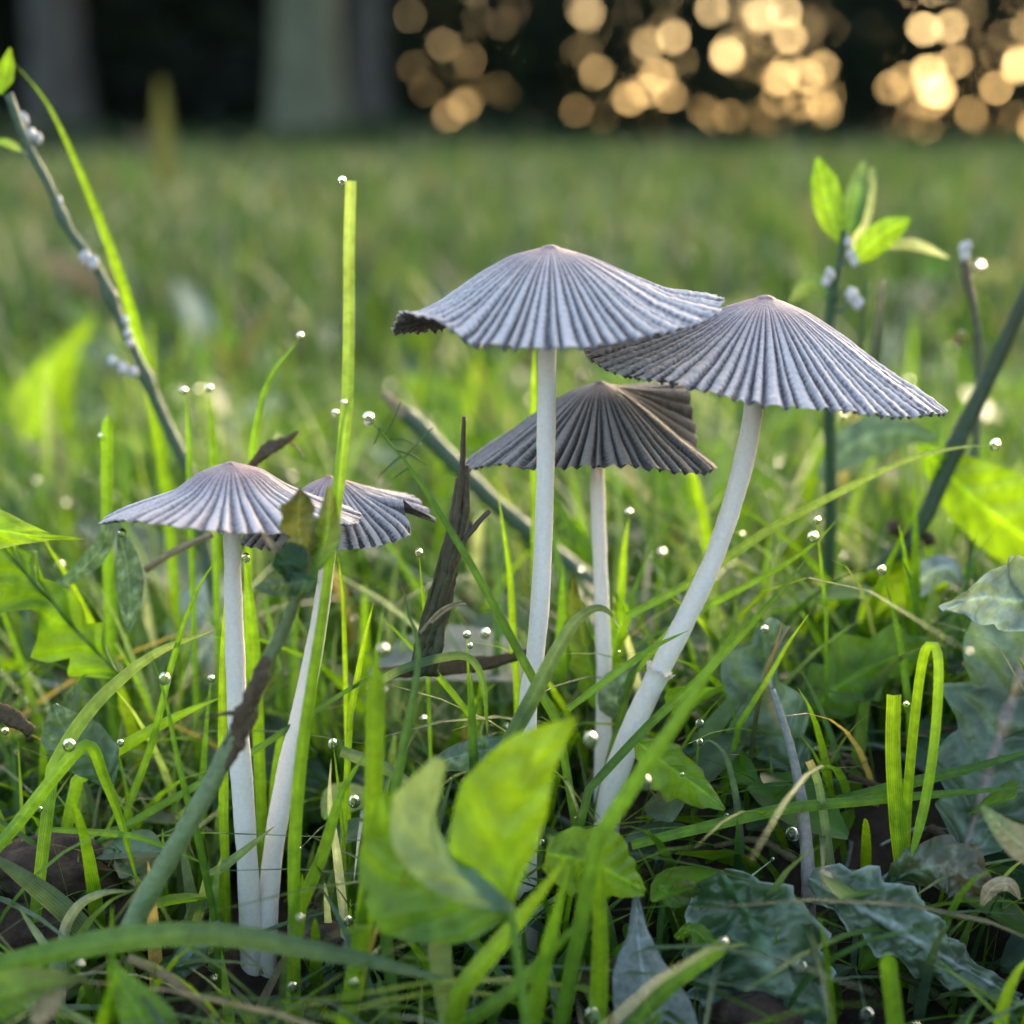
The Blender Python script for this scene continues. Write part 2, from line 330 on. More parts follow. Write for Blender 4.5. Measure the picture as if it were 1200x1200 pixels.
tag(g, 'dark brown soil of the lawn under the grass', None, kind='structure')

# wood edge about 12 m off: trunks, shrubs, crowns; the evening sky shows through small gaps in the shrubs
def leaf_quads(n, sampler, size, cols, seed, flat=.5):
    r = np.random.RandomState(seed); c = sampler(r, n); n = len(c)
    a = norm(r.randn(n, 3)); b = norm(np.cross(a, r.randn(n, 3))); s = (size*(.6+.8*r.rand(n)))[:, None]
    V = np.stack([c-a*s, c+b*s*.55, c+a*s, c-b*s*.55], 1); F = np.arange(n*4).reshape(n, 4)
    ci = np.array(cols)[r.randint(0, len(cols), n)]*(.6+.8*r.rand(n, 1)); C_ = np.concatenate([np.repeat(ci[:, None], 4, 1), np.ones((n, 4, 1))], -1)
    return V.reshape(-1, 3), F, C_.reshape(-1, 4)
HEDGE_Y = 12.0
GAPS = [(478, 18, 5), (519, 55, 6), (479, 80, 8), (550, 72, 4), (528, 138, 13), (545, 122, 13), (560, 108, 7), (520, 152, 5), (500, 105, 4),
        (650, 88, 3.5), (650, 124, 3), (692, 15, 7), (672, 44, 6), (690, 62, 5), (668, 20, 4), (700, 85, 3),
        (758, 102, 10), (775, 92, 9), (740, 116, 7), (786, 112, 7), (800, 148, 6), (836, 141, 6), (724, 130, 4), (790, 42, 6), (797, 70, 5), (832, 12, 7), (760, 60, 4),
        (872, 32, 9), (900, 48, 11), (925, 42, 12), (893, 14, 9), (920, 14, 10), (890, 76, 7), (915, 92, 9), (945, 88, 9), (912, 118, 7), (965, 82, 7), (965, 132, 5), (936, 126, 5), (850, 60, 5),
        (985, 78, 5), (1012, 80, 4), (1028, 146, 5), (1082, 33, 7), (1060, 92, 6), (1085, 84, 13), (1093, 104, 13), (1088, 122, 8), (1110, 36, 4), (1145, 105, 7), (1140, 138, 4), (1088, 148, 4),
        (1172, 42, 5), (1165, 78, 5), (1192, 76, 11), (1200, 30, 8), (1225, 60, 9), (1240, 110, 7), (1270, 50, 8), (1290, 90, 10), (1010, 30, 3), (860, 8, 6), (960, 20, 4), (1215, 150, 6)]
def hedge_sampler(r, n):
    x = r.uniform(-5.2, 5.2, n); z = r.rand(n)**.9*1.75; y = HEDGE_Y + r.rand(n)*.7
    c = np.stack([x, y, z], 1); px, py = proj(c); keep = np.ones(n, bool)
    for gx_, gy_, gr in GAPS: keep &= (px-gx_)**2+(py-gy_)**2 > (gr*.37+3.95)**2
    keep &= ~((z > 1.15) & (np.sin(x*3.1)+np.sin(x*7.3+z*5) > .6))
    return c[keep]
def hedge_dense(r, n):
    c = hedge_sampler(r, n); return c[(c[:, 0] < -.75) & (c[:, 2] < 1.2)]
V2, F2, C2 = leaf_quads(60000, hedge_dense, .062, [(.016, .022, .018), (.012, .018, .016)], 6)
V, F, C_ = leaf_quads(52000, hedge_sampler, .058, [(.022, .035, .014), (.016, .026, .016), (.03, .042, .014), (.02, .022, .02)], 5)
F = np.concatenate([F, F2+len(V)]); V = np.concatenate([V, V2]); C_ = np.concatenate([C_, C2])
o = add_mesh('undergrowth', V, F, M['hedge'], None, {'col': ('FLOAT_COLOR', C_)}, smooth=False)
tag(o, 'dark shrubby undergrowth along the edge of the wood, evening sky glowing through its gaps', None, kind='stuff')
def low_sampler(r, n):
    y = r.uniform(4.2, 11.5, n); x = r.uniform(-1, 1, n)*(y*.36+.4); hgt = .03+.10*np.clip(np.sin(x*2.7+y)*.5+.5, 0, 1)*(.35+.65*(x < .1*y-.6)); z = r.rand(n)*hgt*(y/8)
    keep = r.rand(n) < np.where(x < -.06*y, .8, .22)*sstep(3.5, 9, y); return np.stack([x, y, z], 1)[keep]
V, F, C_ = leaf_quads(26000, low_sampler, .04, [(.02, .04, .018), (.014, .025, .016), (.03, .055, .018)], 7)
o = add_mesh('undergrowth', V, F, M['hedge'], None, {'col': ('FLOAT_COLOR', C_)}, smooth=False); tag(o, 'low dark creeping weeds where the lawn meets the wood', None, kind='stuff')
def tree(px, w_px, Y, pale, label, seed):
    r = np.random.RandomState(seed); b = P(px, 160, Y*100); b[2] = -.05; wd = w_px*Y/FPX/2
    root = empty('tree', b); H = 5.5+r.rand()*1.5
    C = spline([b, b+[r.randn()*.05, r.randn()*.05, H*.35], b+[r.randn()*.15, r.randn()*.15, H*.7], b+[r.randn()*.3, r.randn()*.2, H]], 30)
    tt = np.linspace(0, 1, 30); V, F = tube(C, wd*(1-.75*tt)*(1+.55*np.exp(-tt*28)), 16, .12, seed)
    add_mesh('trunk', V, F, M['bark_pale' if pale else 'bark'], root)
    ends = []
    for k in range(6):
        i = 14+int(r.rand()*12); a = r.rand()*6.28; q = C[i]; l = 1.0+r.rand()*.9
        Q = spline([q, q+[math.cos(a)*l*.5, math.sin(a)*l*.5, l*.35], q+[math.cos(a)*l, math.sin(a)*l, l*.8]], 9)
        V, F = tube(Q, wd*.32*np.linspace(1, .25, 9), 8, .1, k); add_mesh('limb', V, F, M['bark'], root); ends.append(Q[-1]); ends.append(Q[5])
    ends = np.array(ends+[C[-1], C[-4]])
    def smp(rr, n): return ends[rr.randint(0, len(ends), n)] + rr.randn(n, 3)*[.5, .5, .38]
    V, F, C_ = leaf_quads(3500, smp, .075, [(.03, .055, .015), (.02, .04, .012), (.045, .07, .02)], seed+9)
    add_mesh('crown', V, F, M['hedge'], root, {'col': ('FLOAT_COLOR', C_)}, smooth=False)
    tag(root, label, 'tree', 'trees at the edge of the wood')
tree(362, 84, 9.6, True, 'broad pale greyish-green tree trunk standing before the dark wood', 11)
tree(72, 66, 10.8, False, 'thin greyish-brown tree trunk at the wood edge, beyond the arching grass blade', 12)
tree(-60, 90, 11.2, False, 'thick dark brown tree trunk beyond the tip of the pale-budded stem', 13)
tree(432, 40, 11.3, False, 'slim dark tree trunk close beside the broad pale trunk', 14)
tree(1000, 46, 12.9, False, 'slim dark tree trunk amid the glowing gaps of the wood edge', 15)
tree(628, 70, 12.9, False, 'thick dark tree trunk amid the black undergrowth above the tallest mushroom', 16)

# ------------------------------------------------------------------ mushrooms
def make_cap(parent, apex, Y, dirs, npl, mat, seed, amp=1.0, wrinkle=1.0):
    """dirs: (degrees, radius px, drop px at KN); 0 deg = to the right, 270 = towards the camera"""
    KN = [0, .08, .25, .45, .7, .9, 1.0]
    a0 = P(apex[0], apex[1], Y); s = pxm(a0); rs_ = np.random.RandomState(seed)
    nth, nr = npl*9, 150
    th = np.linspace(0, 360, nth, endpoint=False); u = np.linspace(0.004, 1, nr)**.9
    dd = sorted(dirs); ang = np.array([d[0] for d in dd]+[dd[0][0]+360]); Rr = np.array([d[1] for d in dd]+[dd[0][1]])*s
    DP = np.array([d[2] for d in dd]+[dd[0][2]])*s
    tq = np.where(th < ang[0], th+360, th); i = np.clip(np.searchsorted(ang, tq, 'right')-1, 0, len(ang)-2)
    f = (tq-ang[i])/(ang[i+1]-ang[i]); f = f*f*(3-2*f)
    R = Rr[i]*(1-f)+Rr[i+1]*f; D = DP[i]*(1-f)[:, None]+DP[i+1]*f[:, None]          # per theta
    from_k = np.array([np.interp(u, KN, row) for row in D]).T                       # nr x nth
    ker = np.array([1, 4, 6, 4, 1])/16.                                             # soften the knots along the radius
    for _ in range(20):
        pad = np.vstack([2*from_k[:1]-from_k[2:0:-1], from_k, 2*from_k[-1:]-from_k[-2:-4:-1]])
        from_k = sum(ker[k]*pad[k:k+nr] for k in range(5))
    T = np.radians(th); jit = np.zeros(nth)
    for k in range(1, 9): jit += .5/k*np.sin(T*k*3+rs_.rand()*6.28)
    for k in (17, 23, 29, 37, 43): jit += .11*np.sin(T*k+rs_.rand()*6.28)*(1+rs_.rand())
    U = u[:, None]; ph = T[None, :]*npl + jit[None, :]*1.6 + .5*np.sin(U*5+T[None, :]*9)*U + .12*np.sin(U*17+T[None, :]*31)
    fr = np.mod(ph/(2*math.pi), 1); idx = np.floor(ph/(2*math.pi)).astype(int) % npl
    wv = .20+.10*np.sin(idx*2.3+1)[...]; dg = np.minimum(fr, 1-fr); crest = 1-np.exp(-(dg/wv)**2)          # 1 on the ridge, 0 in the groove
    ra = .45+.95*rs_.rand(npl); rph = rs_.rand(npl)*6.28; rf = 34+22*rs_.rand(npl)
    grow = sstep(.10, .55, U)*(.55+.45*sstep(.4, 1, U))
    fork = np.clip(1-np.abs(2*np.mod(fr*2, 1)-1)*1.2, 0, 1)*sstep(.45, .8, U)*.28
    Rm = R.mean()
    h = amp*.046*Rm*grow*(1-.35*sstep(.85, 1, U))*ra[idx]*(crest-.5) - amp*.012*Rm*grow*fork
    h += wrinkle*.011*Rm*grow*(1-crest)*np.sin(U*rf[idx]*3.6+rph[idx])*(.5+.5*np.sin(U*rf[idx]*.37+rph[idx]*5)) + wrinkle*.0040*Rm*grow*crest*np.sin(U*rf[idx]*1.7+rph[idx]*3)*np.sin(U*rf[idx]*.61+rph[idx]*7)
    lowf = np.zeros((nr, nth))
    for k in range(2, 7): lowf += np.sin(T[None, :]*k+rs_.rand()*6.28)*.012*Rm/k*2*U**2
    rad = R[None, :]*U*(1+.018*amp*(crest-.5)*sstep(.8, 1, U)+.012*sstep(.85, 1, U)*np.sin(T*7+rs_.rand()*6)*np.sin(T*19+2))
    z = -from_k + h + lowf
    ce, se = np.cos(T)[None, :], np.sin(T)[None, :]
    V = np.stack([a0[0]+rad*ce, a0[1]+rad*se, a0[2]+z], -1)
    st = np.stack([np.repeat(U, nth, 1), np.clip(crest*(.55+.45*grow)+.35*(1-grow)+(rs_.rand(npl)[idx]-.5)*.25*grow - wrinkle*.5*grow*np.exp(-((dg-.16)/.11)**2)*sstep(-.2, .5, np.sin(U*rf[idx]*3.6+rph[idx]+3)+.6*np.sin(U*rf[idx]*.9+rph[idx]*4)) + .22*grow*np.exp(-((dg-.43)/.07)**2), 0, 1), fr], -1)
    F = grid_faces(nr, nth, True)
    loc = V.reshape(-1, 3)
    cap = add_mesh('cap', loc, F, mat, parent, {'st': ('FLOAT_VECTOR', st)})
    # the apex disc: a small crust crowning the cap
    nd = 40; ri = np.linspace(0, 1, 6)
    q = np.linspace(0, 2*math.pi, nd, endpoint=False); rr = .055*Rm
    zb = np.interp(ri*.055, u, z.mean(1))
    Vd = np.stack([a0[0]+rr*ri[:, None]*np.cos(q)*(1+.15*np.sin(q*5)), a0[1]+rr*ri[:, None]*np.sin(q)*(1+.15*np.sin(q*5)), a0[2]+zb[:, None]+.010*Rm*(1-ri[:, None]**4)+np.zeros(nd)-.001*Rm], -1)
    std = np.zeros((6, nd, 3)); std[..., 0] = .02; std[..., 1] = .6+.4*rs_.rand(6, nd)
    add_mesh('cap_disc', Vd.reshape(-1, 3), grid_faces(6, nd, True), mat, cap, {'st': ('FLOAT_VECTOR', std)})
    # gills: one thin plate under each pleat, and the flesh that carries them
    base = z - (.012*Rm + .010*Rm*grow)*(1-.93*sstep(.80, 1, U))
    bag = Bag(); gi = np.linspace(6, nr-2, 16).astype(int)
    for k in range(npl*2):
        j = int((k+.5)*nth/(npl*2)) % nth; uu = u[gi]
        dep = .075*Rm*np.sin(np.clip((1-uu)*1.3+.03, 0, 1)*math.pi*.5)*np.clip(uu*4, 0, 1)*(1 if k % 2 == 0 else .6)
        top = np.stack([V[gi, j, 0], V[gi, j, 1], a0[2]+base[gi, j]+.004*Rm], -1); bot = top-np.stack([dep*0, dep*0, dep], -1)
        bag.add(np.stack([top, bot], 1), grid_faces(len(gi), 2))
    under = V.copy(); under[..., 2] = a0[2]+base; under = under[::2, ::4]
    bag.add(under, grid_faces(under.shape[0], under.shape[1], True))
    bag.build('gills', M['gill'], cap, smooth=False)
    return cap, a0, s
def make_stem(parent, pts, Y0, Y1, w0, w1, seed, top):
    q = [P(x, y, Y0+(Y1-Y0)*i/(len(pts)-1)) for i, (x, y) in enumerate(pts)]; b = q[0]
    g_ = float(ground(b[0], b[1])); q = ([b+np.array([0, 0, min(-.002, g_-b[2]-.002)])] if b[2] > g_-.002 else []) + q + [top]
    C = spline(q, 90); t_ = np.linspace(0, 1, 90); r = .5*np.interp(t_, [0, .5, 1], [w0, (w0+w1)/2, w1])*depth(C)/FPX
    r = r*(1+.03*np.sin(t_*23+seed)+.02*np.sin(t_*57))
    V, F = tube(C, r, 28, .05, seed)
    return add_mesh('stem', V, F, M['stem'], parent), C, r
def mushroom(label, apex, Y, dirs, npl, mat, seed, stem, SY, sw, drop_in, **kw):
    b = P(stem[0][0], stem[0][1], SY[0]); b[2] = float(ground(b[0], b[1]))
    root = empty('mushroom', b)
    cap, a0, s = make_cap(root, apex, Y, dirs, npl, mat, seed, **kw)
    st, C, r = make_stem(root, stem, SY[0], SY[1], sw[0], sw[1], seed, a0+np.array([0, 0, -drop_in*s]))
    tag(root, label, 'mushroom', 'pleated parasol mushrooms'); return root, C, r
YA, YB, YC, YD, YE = 16.0, 15.9, 16.9, 17.9, 16.9
STEMS = {'A': [(618, 850), (626, 780), (634, 690), (639, 560), (641, 430), (643, 340)],
         'D': [(706, 905), (708, 800), (705, 700), (701, 600), (700, 540), (701, 480)],
         'C': [(712, 955), (735, 870), (770, 792), (805, 722), (838, 650), (864, 570), (880, 500), (890, 420)],
         'B': [(296, 1152), (292, 1050), (286, 950), (279, 850), (275, 750), (272, 650), (270, 580)],
         'E': [(312, 1102), (320, 1000), (337, 900), (356, 820), (372, 740), (383, 660), (386, 590)]}
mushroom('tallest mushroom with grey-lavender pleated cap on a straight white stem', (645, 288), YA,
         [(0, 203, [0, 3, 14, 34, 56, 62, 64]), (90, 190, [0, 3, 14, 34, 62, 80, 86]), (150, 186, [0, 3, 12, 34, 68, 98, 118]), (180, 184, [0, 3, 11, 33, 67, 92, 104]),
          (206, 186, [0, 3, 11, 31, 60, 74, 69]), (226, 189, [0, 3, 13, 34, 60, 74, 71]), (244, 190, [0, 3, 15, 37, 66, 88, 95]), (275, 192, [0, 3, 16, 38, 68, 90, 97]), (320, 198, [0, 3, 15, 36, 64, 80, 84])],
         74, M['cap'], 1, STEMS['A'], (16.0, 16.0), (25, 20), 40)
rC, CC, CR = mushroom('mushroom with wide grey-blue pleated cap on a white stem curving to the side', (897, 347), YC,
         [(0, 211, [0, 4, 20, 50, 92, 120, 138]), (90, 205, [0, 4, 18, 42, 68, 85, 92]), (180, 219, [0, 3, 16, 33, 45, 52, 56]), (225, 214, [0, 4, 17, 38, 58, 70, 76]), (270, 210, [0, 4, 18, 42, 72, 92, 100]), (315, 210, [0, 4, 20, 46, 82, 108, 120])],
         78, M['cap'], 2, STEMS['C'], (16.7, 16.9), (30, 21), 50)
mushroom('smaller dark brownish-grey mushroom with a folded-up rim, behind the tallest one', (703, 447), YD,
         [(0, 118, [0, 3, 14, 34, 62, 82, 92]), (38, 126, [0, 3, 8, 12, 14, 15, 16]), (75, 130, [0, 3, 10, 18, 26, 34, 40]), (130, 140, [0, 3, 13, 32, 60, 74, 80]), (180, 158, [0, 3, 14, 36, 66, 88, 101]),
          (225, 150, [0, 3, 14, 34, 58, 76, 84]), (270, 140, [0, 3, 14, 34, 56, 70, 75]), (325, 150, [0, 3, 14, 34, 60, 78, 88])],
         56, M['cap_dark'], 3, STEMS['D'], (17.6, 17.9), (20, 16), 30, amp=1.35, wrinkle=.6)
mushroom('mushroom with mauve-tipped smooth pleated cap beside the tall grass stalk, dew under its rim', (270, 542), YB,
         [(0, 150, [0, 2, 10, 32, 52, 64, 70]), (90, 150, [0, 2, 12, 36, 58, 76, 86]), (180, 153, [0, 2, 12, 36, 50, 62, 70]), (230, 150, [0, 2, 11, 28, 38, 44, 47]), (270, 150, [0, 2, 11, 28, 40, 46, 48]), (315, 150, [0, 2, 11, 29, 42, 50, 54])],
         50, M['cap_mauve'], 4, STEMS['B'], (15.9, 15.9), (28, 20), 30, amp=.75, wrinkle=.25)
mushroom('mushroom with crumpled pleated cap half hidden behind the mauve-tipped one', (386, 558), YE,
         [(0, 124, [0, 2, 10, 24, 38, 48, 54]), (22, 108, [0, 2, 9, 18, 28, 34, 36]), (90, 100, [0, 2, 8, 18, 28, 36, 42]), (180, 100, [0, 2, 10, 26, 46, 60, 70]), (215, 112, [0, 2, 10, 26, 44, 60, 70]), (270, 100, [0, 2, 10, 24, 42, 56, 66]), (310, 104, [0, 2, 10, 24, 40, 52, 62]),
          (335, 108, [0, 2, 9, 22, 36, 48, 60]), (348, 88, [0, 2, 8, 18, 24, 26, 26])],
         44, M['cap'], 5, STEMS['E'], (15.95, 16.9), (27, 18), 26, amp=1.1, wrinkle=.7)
# torn skin ring on the curved stem
k = int(np.argmin(np.abs(proj(CC)[1]-800))); rng = Bag(); T = tangents(CC)[k]; A = norm(np.cross(T, [0, 1, .13])[None])[0]; B = np.cross(T, A)
q = np.linspace(0, 2*math.pi, 46); rsq = np.random.RandomState(8)
prof = [(-.0012, 1.01), (-.0002, 1.05), (.0006, 1.10), (.0010, 1.30)]
V = np.array([[CC[k]+T*(dz*(1+.5*rsq.rand()))+(A*math.cos(x)+B*math.sin(x))*CR[k]*(f_+(.25*rsq.rand() if i == 3 else 0)) for x in q] for i, (dz, f_) in enumerate(prof)])
rng.add(V, grid_faces(4, 46)); o = rng.build('torn_ring', M['stem'], [c for c in rC.children if c.name.startswith('stem')][0])

# ------------------------------------------------------------------ grass blades one can tell apart
def B(label, pts, Y, w_, c0='mid', c1=None, **kw):
    Y0, Y1 = Y if isinstance(Y, tuple) else (Y, Y)
    return blade(label, pts, Y0, Y1, w_, c0, c1, **kw)
# tall ones on the side of the crumpled mushroom
B('tall upright cut grass stalk with a dew drop at its top', [(386, 660), (398, 560), (407, 470), (409, 380), (409, 290), (411, 212)], 15.4, 15, 'bright', 'pale', tip='cut', tiptint='pale', bury=False)
B('broad grass blade running down from the tall cut stalk across both left stems', [(344, 1110), (344, 1000), (351, 900), (365, 800), (380, 700), (389, 610), (395, 540), (405, 480), (424, 446)], (14.6, 15.0), 16, 'bright', 'mid', fold=.5, twist=18)
B('pale-edged grass sheath clinging to the broad blade between the two white stems', [(346, 940), (358, 850), (371, 775), (384, 700), (394, 640)], 15.2, 8, 'pale', 'mid', twist=25)
B('long yellow-green grass blade arching over at its top beside the pale-budded stem', [(197, 590), (178, 470), (152, 360), (112, 245), (66, 140), (40, 100), (18, 76)], (21.4, 20.6), 14, 'bright', 'lime')
B('thin grass blade beside the mauve-tipped cap, leaning, dew on its tip', [(294, 545), (302, 490), (318, 440), (351, 397)], 18.4, 9, 'bright', 'mid')
B('thin upright grass blade whose dew drop hangs just off its tip, behind the cap', [(222, 560), (221, 510), (218, 462)], 19, 8, 'mid', 'bright')
B('upright grass blade between the thin dewy blade and the leaning one, behind the cap', [(250, 560), (249, 510), (246, 460)], 19, 9, 'mid', 'bright')
B('stubby upright grass tip with two drops, beyond the rim of the mauve-tipped cap', [(126, 640), (125, 560), (126, 487)], 18.6, 14, 'mid', 'bright', tip='round')
B('thin grass blade climbing to the rim beside the stem of the mauve-tipped mushroom', [(150, 945), (178, 870), (205, 765), (232, 690), (266, 640)], 16.4, 9, 'mid', 'bright')
B('wide grass blade arching from lower turf to the stem of the mauve-tipped mushroom', [(62, 900), (92, 850), (130, 806), (185, 764), (252, 738)], (15.6, 16.6), 17, 'bright', 'pale')
B('wide flat grass blade lying behind the folded blade', [(90, 915), (120, 890), (170, 860), (215, 836), (262, 816)], 16.6, 16, 'bright', 'bright')
B('sharply folded bright grass blade with a dew drop beside its fold', [(-14, 1004), (20, 965), (60, 915), (92, 879), (108, 876), (122, 912), (142, 965), (166, 1052)], (14.9, 15.5), 16, 'bright', 'bright', fold=.5)
B('slender upright grass blade holding a hanging teardrop of dew', [(252, 1080), (236, 1000), (222, 945), (208, 890), (194, 820), (176, 762)], 15.2, 9, 'mid', 'mid')
B('long thin dark grass blade slanting through the turf past both left stems', [(95, 1000), (170, 955), (240, 915), (310, 872), (380, 826), (450, 788), (548, 770)], 16.3, 9, 'mid', 'dark')
B('arched dark grass blade bending down beside a bundle of dead grass', [(430, 808), (470, 785), (520, 770), (550, 771), (566, 800), (572, 870)], 15.7, 11, 'slate', 'mid', bury=False)
B('pale thin grass stem lying across the turf below the folded blade', [(60, 972), (110, 975), (160, 981), (205, 997), (252, 1018)], 15.4, 8, 'bright', 'mid', bury=False)
B('pale grass strip propped against the stem of the mauve-tipped mushroom', [(244, 1028), (280, 1002), (322, 968)], 15.5, 12, 'pale', 'blue')
B('broken upright grass stub below the pale strip', [(256, 1090), (254, 1058), (252, 1026)], 15.4, 14, 'mid', 'bright', tip='cut')
B('broad dull green grass blade slanting over bare dark soil', [(118, 1110), (70, 1062), (30, 1030), (-20, 995)], (15.2, 14.8), 27, 'slate', 'slate', bury=False)
B('narrow dull grass blade slanting beneath the folded blade', [(150, 1105), (110, 1058), (70, 1015), (45, 985)], 16, 15, 'slate', 'dark', bury=False)
B('curled silvery grass blade hooked over bare soil', [(72, 1112), (78, 1082), (96, 1058), (124, 1046), (158, 1044)], 14.9, 13, 'frost', 'slate', fold=.6)
B('short silvery grass spike poking up from dark soil', [(58, 1116), (42, 1092), (21, 1062)], 14.7, 10, 'frost', 'pale')
B('out-of-focus grass blade lying across the feet of both left stems', [(-30, 1140), (80, 1112), (170, 1098), (260, 1096), (360, 1112), (450, 1130), (560, 1158)], (12.8, 13.2), 30, 'mid', 'slate', bury=False)
B('blurred dry straw drooping before the feet of the left stems', [(150, 1122), (190, 1140), (230, 1172), (265, 1205)], 13.6, 12, 'dry', 'brown', bury=False, mat='dry')
B('blurred bright upright grass blade rising before the curled dark blade, drop above it', [(400, 1230), (418, 1130), (432, 1030), (438, 920), (441, 775)], 13.6, 22, 'lime', 'bright', tip='round')
B('dark upright grass blade with a cut tip beside the bundle of dead grass', [(462, 1180), (452, 1090), (452, 1010), (466, 910), (484, 820), (490, 760), (478, 715), (468, 676)], (14.0, 15.0), 15, 'mid', 'dark', tiptint='brown')
B('blurred pale grass blade standing before the heart-shaped folded leaf', [(535, 1230), (520, 1150), (512, 1085), (505, 1040)], 13.2, 26, 'pale', 'slate', tip='round')
B('blurred bright grass blade crossing below the heart-shaped folded leaf', [(540, 1160), (585, 1105), (630, 1050), (664, 1006)], 12.9, 24, 'bright', 'lime')
B('blurred bright grass blade standing under the heart-shaped folded leaf', [(620, 1220), (635, 1140), (652, 1070), (668, 1010)], 13.0, 22, 'bright', 'bright')
B('blurred slanting grass blade at the foot of the bright crossing blades', [(545, 1200), (600, 1160), (650, 1110), (690, 1070)], 13.1, 18, 'mid', 'bright')
B('thin blurred upright grass blade below the curved white stem', [(700, 1200), (704, 1110), (702, 1020), (708, 960)], 13.6, 22, 'lime', 'bright')
B('long straight grass stem slanting from the seed-haired tip down to the tallest mushroom', [(655, 850), (612, 772), (560, 676), (505, 585), (470, 535), (430, 488)], 15.4, 11, 'mid', 'dark')
B('dark grass blade bent over beside the thin dark mushroom stem', [(596, 868), (622, 822), (650, 768), (672, 732), (694, 714), (712, 716), (726, 736)], (15.0, 15.5), 20, 'dark', 'slate', fold=.45, tiptint='frost')
B('thin grass blade leaning from the bent dark blade to the curved stem', [(664, 832), (712, 796), (760, 762), (808, 738)], 15.6, 9, 'mid', 'mid', bury=False)
B('long grass blade arching up beyond the curved stem with a dew drop at its tip', [(735, 722), (820, 676), (900, 622), (985, 576), (1060, 540), (1120, 525), (1162, 522)], (17.0, 18.2), 11, 'mid', 'pale', bury=False)
B('grass blade leaning to a dewy tip, upper of a crossing pair beside the curved stem', [(740, 790), (800, 728), (860, 694), (915, 664), (955, 636), (982, 608)], (17.2, 17.6), 10, 'mid', 'bright')
B('grass blade leaning to a dewy tip, lower of a crossing pair beside the curved stem', [(690, 925), (760, 850), (830, 785), (890, 720), (925, 680), (952, 645)], (15.4, 17.4), 11, 'mid', 'bright')
B('blurred bright grass blade slanting past the foot of the curved stem', [(700, 985), (752, 905), (800, 835), (840, 770), (868, 730)], (13.2, 13.2), 20, 'mid', 'mid')
B('short thin grass tip sprouting over the dark toothed leaf', [(866, 850), (900, 795), (925, 752), (949, 718)], 16.6, 7, 'bright', 'lime', tiptint='pale')
B('thin dark grass stalk beside the short thin tip', [(878, 900), (890, 820), (908, 760), (920, 722)], 16.8, 6, 'dark', 'brown')
B('long green grass stem lying nearly level over the large leaves, lower one', [(740, 990), (830, 968), (920, 948), (1010, 939), (1110, 930), (1230, 920)], (15.4, 15.8), 14, 'bright', 'mid', bury=False)
B('long green grass stem lying nearly level over the large leaves, upper one', [(980, 938), (1040, 924), (1090, 912), (1150, 897), (1230, 872)], (16.0, 16.0), 14, 'mid', 'mid', bury=False)
B('bright lime grass blade with a ragged cut top', [(1057, 1018), (1051, 960), (1047, 880), (1048, 815)], 15.5, 20, 'lime', 'lime', tip='cut', fold=.5)
B('bright lime grass blade folded over into a narrow loop', [(1061, 1016), (1064, 930), (1071, 850), (1079, 785), (1087, 757), (1098, 762), (1100, 800), (1095, 870), (1084, 940), (1068, 1004)], (15.6, 15.1), 11.5, 'lime', 'bright', n=60, tip='round')
B('thin upright grass blade with a drop at its tip over the large leaves', [(1066, 840), (1056, 760), (1044, 705), (1034, 672)], 17.2, 9, 'mid', 'mid')
B('pale dry fibre looping over the large dark leaf', [(1215, 830), (1195, 800), (1172, 762), (1150, 746)], 15.9, 3, 'dry', 'pale', bury=False, mat='dry')
B('blurred bright grass tip at the foot of the crumpled dark leaf', [(1168, 1230), (1176, 1180), (1192, 1140), (1212, 1118)], 13.4, 17, 'lime', 'lime')
B('blurred grass tip standing before the pale midrib of the crumpled dark leaf', [(1052, 1230), (1046, 1170), (1040, 1118)], 13.2, 20, 'mid', 'bright', tip='round')
B('blurred grass stalk slanting up over the dark bottom leaf, drop at its cut end', [(730, 1210), (780, 1160), (820, 1128), (852, 1104)], 13.5, 20, 'mid', 'bright', tip='round', bury=False)
B('pale dry leaf stalk standing in the turf beside the toothed leaf', [(975, 1022), (966, 960), (958, 915), (948, 892)], 15.6, 11, 'slate', 'pale', tip='cut', tiptint='dry')
B('bright thin stem with white nodes rising between the dead grass and the tallest stem', [(606, 800), (601, 740), (598, 680), (590, 620), (583, 575)], 17.6, 9, 'lime', 'bright')
B('bright upright grass blade under the smaller dark cap', [(834, 680), (826, 615), (812, 552), (806, 520)], 20.5, 15, 'bright', 'lime')
B('short grass tip with a drop between the thin dark stem and the curved stem', [(728, 700), (731, 650), (737, 606)], 18.6, 10, 'bright', 'lime')
B('bright grass blade showing past the top of the tallest stem', [(627, 520), (626, 460), (626, 405)], 19.5, 10, 'bright', 'lime')
B('bright narrow grass blade standing right behind the stem of the mauve-tipped mushroom', [(262, 960), (261, 860), (262, 770), (266, 690), (264, 640)], 16.4, 12, 'bright', 'lime')
B('wide grass blade standing behind the stem of the mauve-tipped mushroom', [(300, 800), (296, 740), (290, 680), (287, 640)], 17.2, 15, 'bright', 'bright')
B('short grass blade with a rounded wet tip between the two white stems', [(318, 980), (322, 920), (331, 858)], 17.2, 11, 'bright', 'bright', tip='round')
B('silvery narrow grass blade standing near the pair of left stems', [(402, 1072), (394, 1000), (386, 940), (388, 890)], 15.2, 12, 'frost', 'frost', twist=30)
B('curved grass blade leaning between the left stems and the bright upright blade', [(352, 1062), (378, 1000), (400, 930), (430, 880)], 14.8, 16, 'bright', 'mid')
B('bright thin grass stem behind the tall grass stalk', [(404, 760), (402, 700), (396, 650)], 16.8, 6, 'lime', 'bright')
B('thin grass tip rising toward the crumpled cap', [(410, 840), (425, 760), (438, 705)], 16.3, 8, 'bright', 'lime')
B('thin bright grass stem slanting under the arched dark blade', [(560, 850), (520, 800), (480, 755), (444, 720)], 16.0, 8, 'bright', 'bright', bury=False)
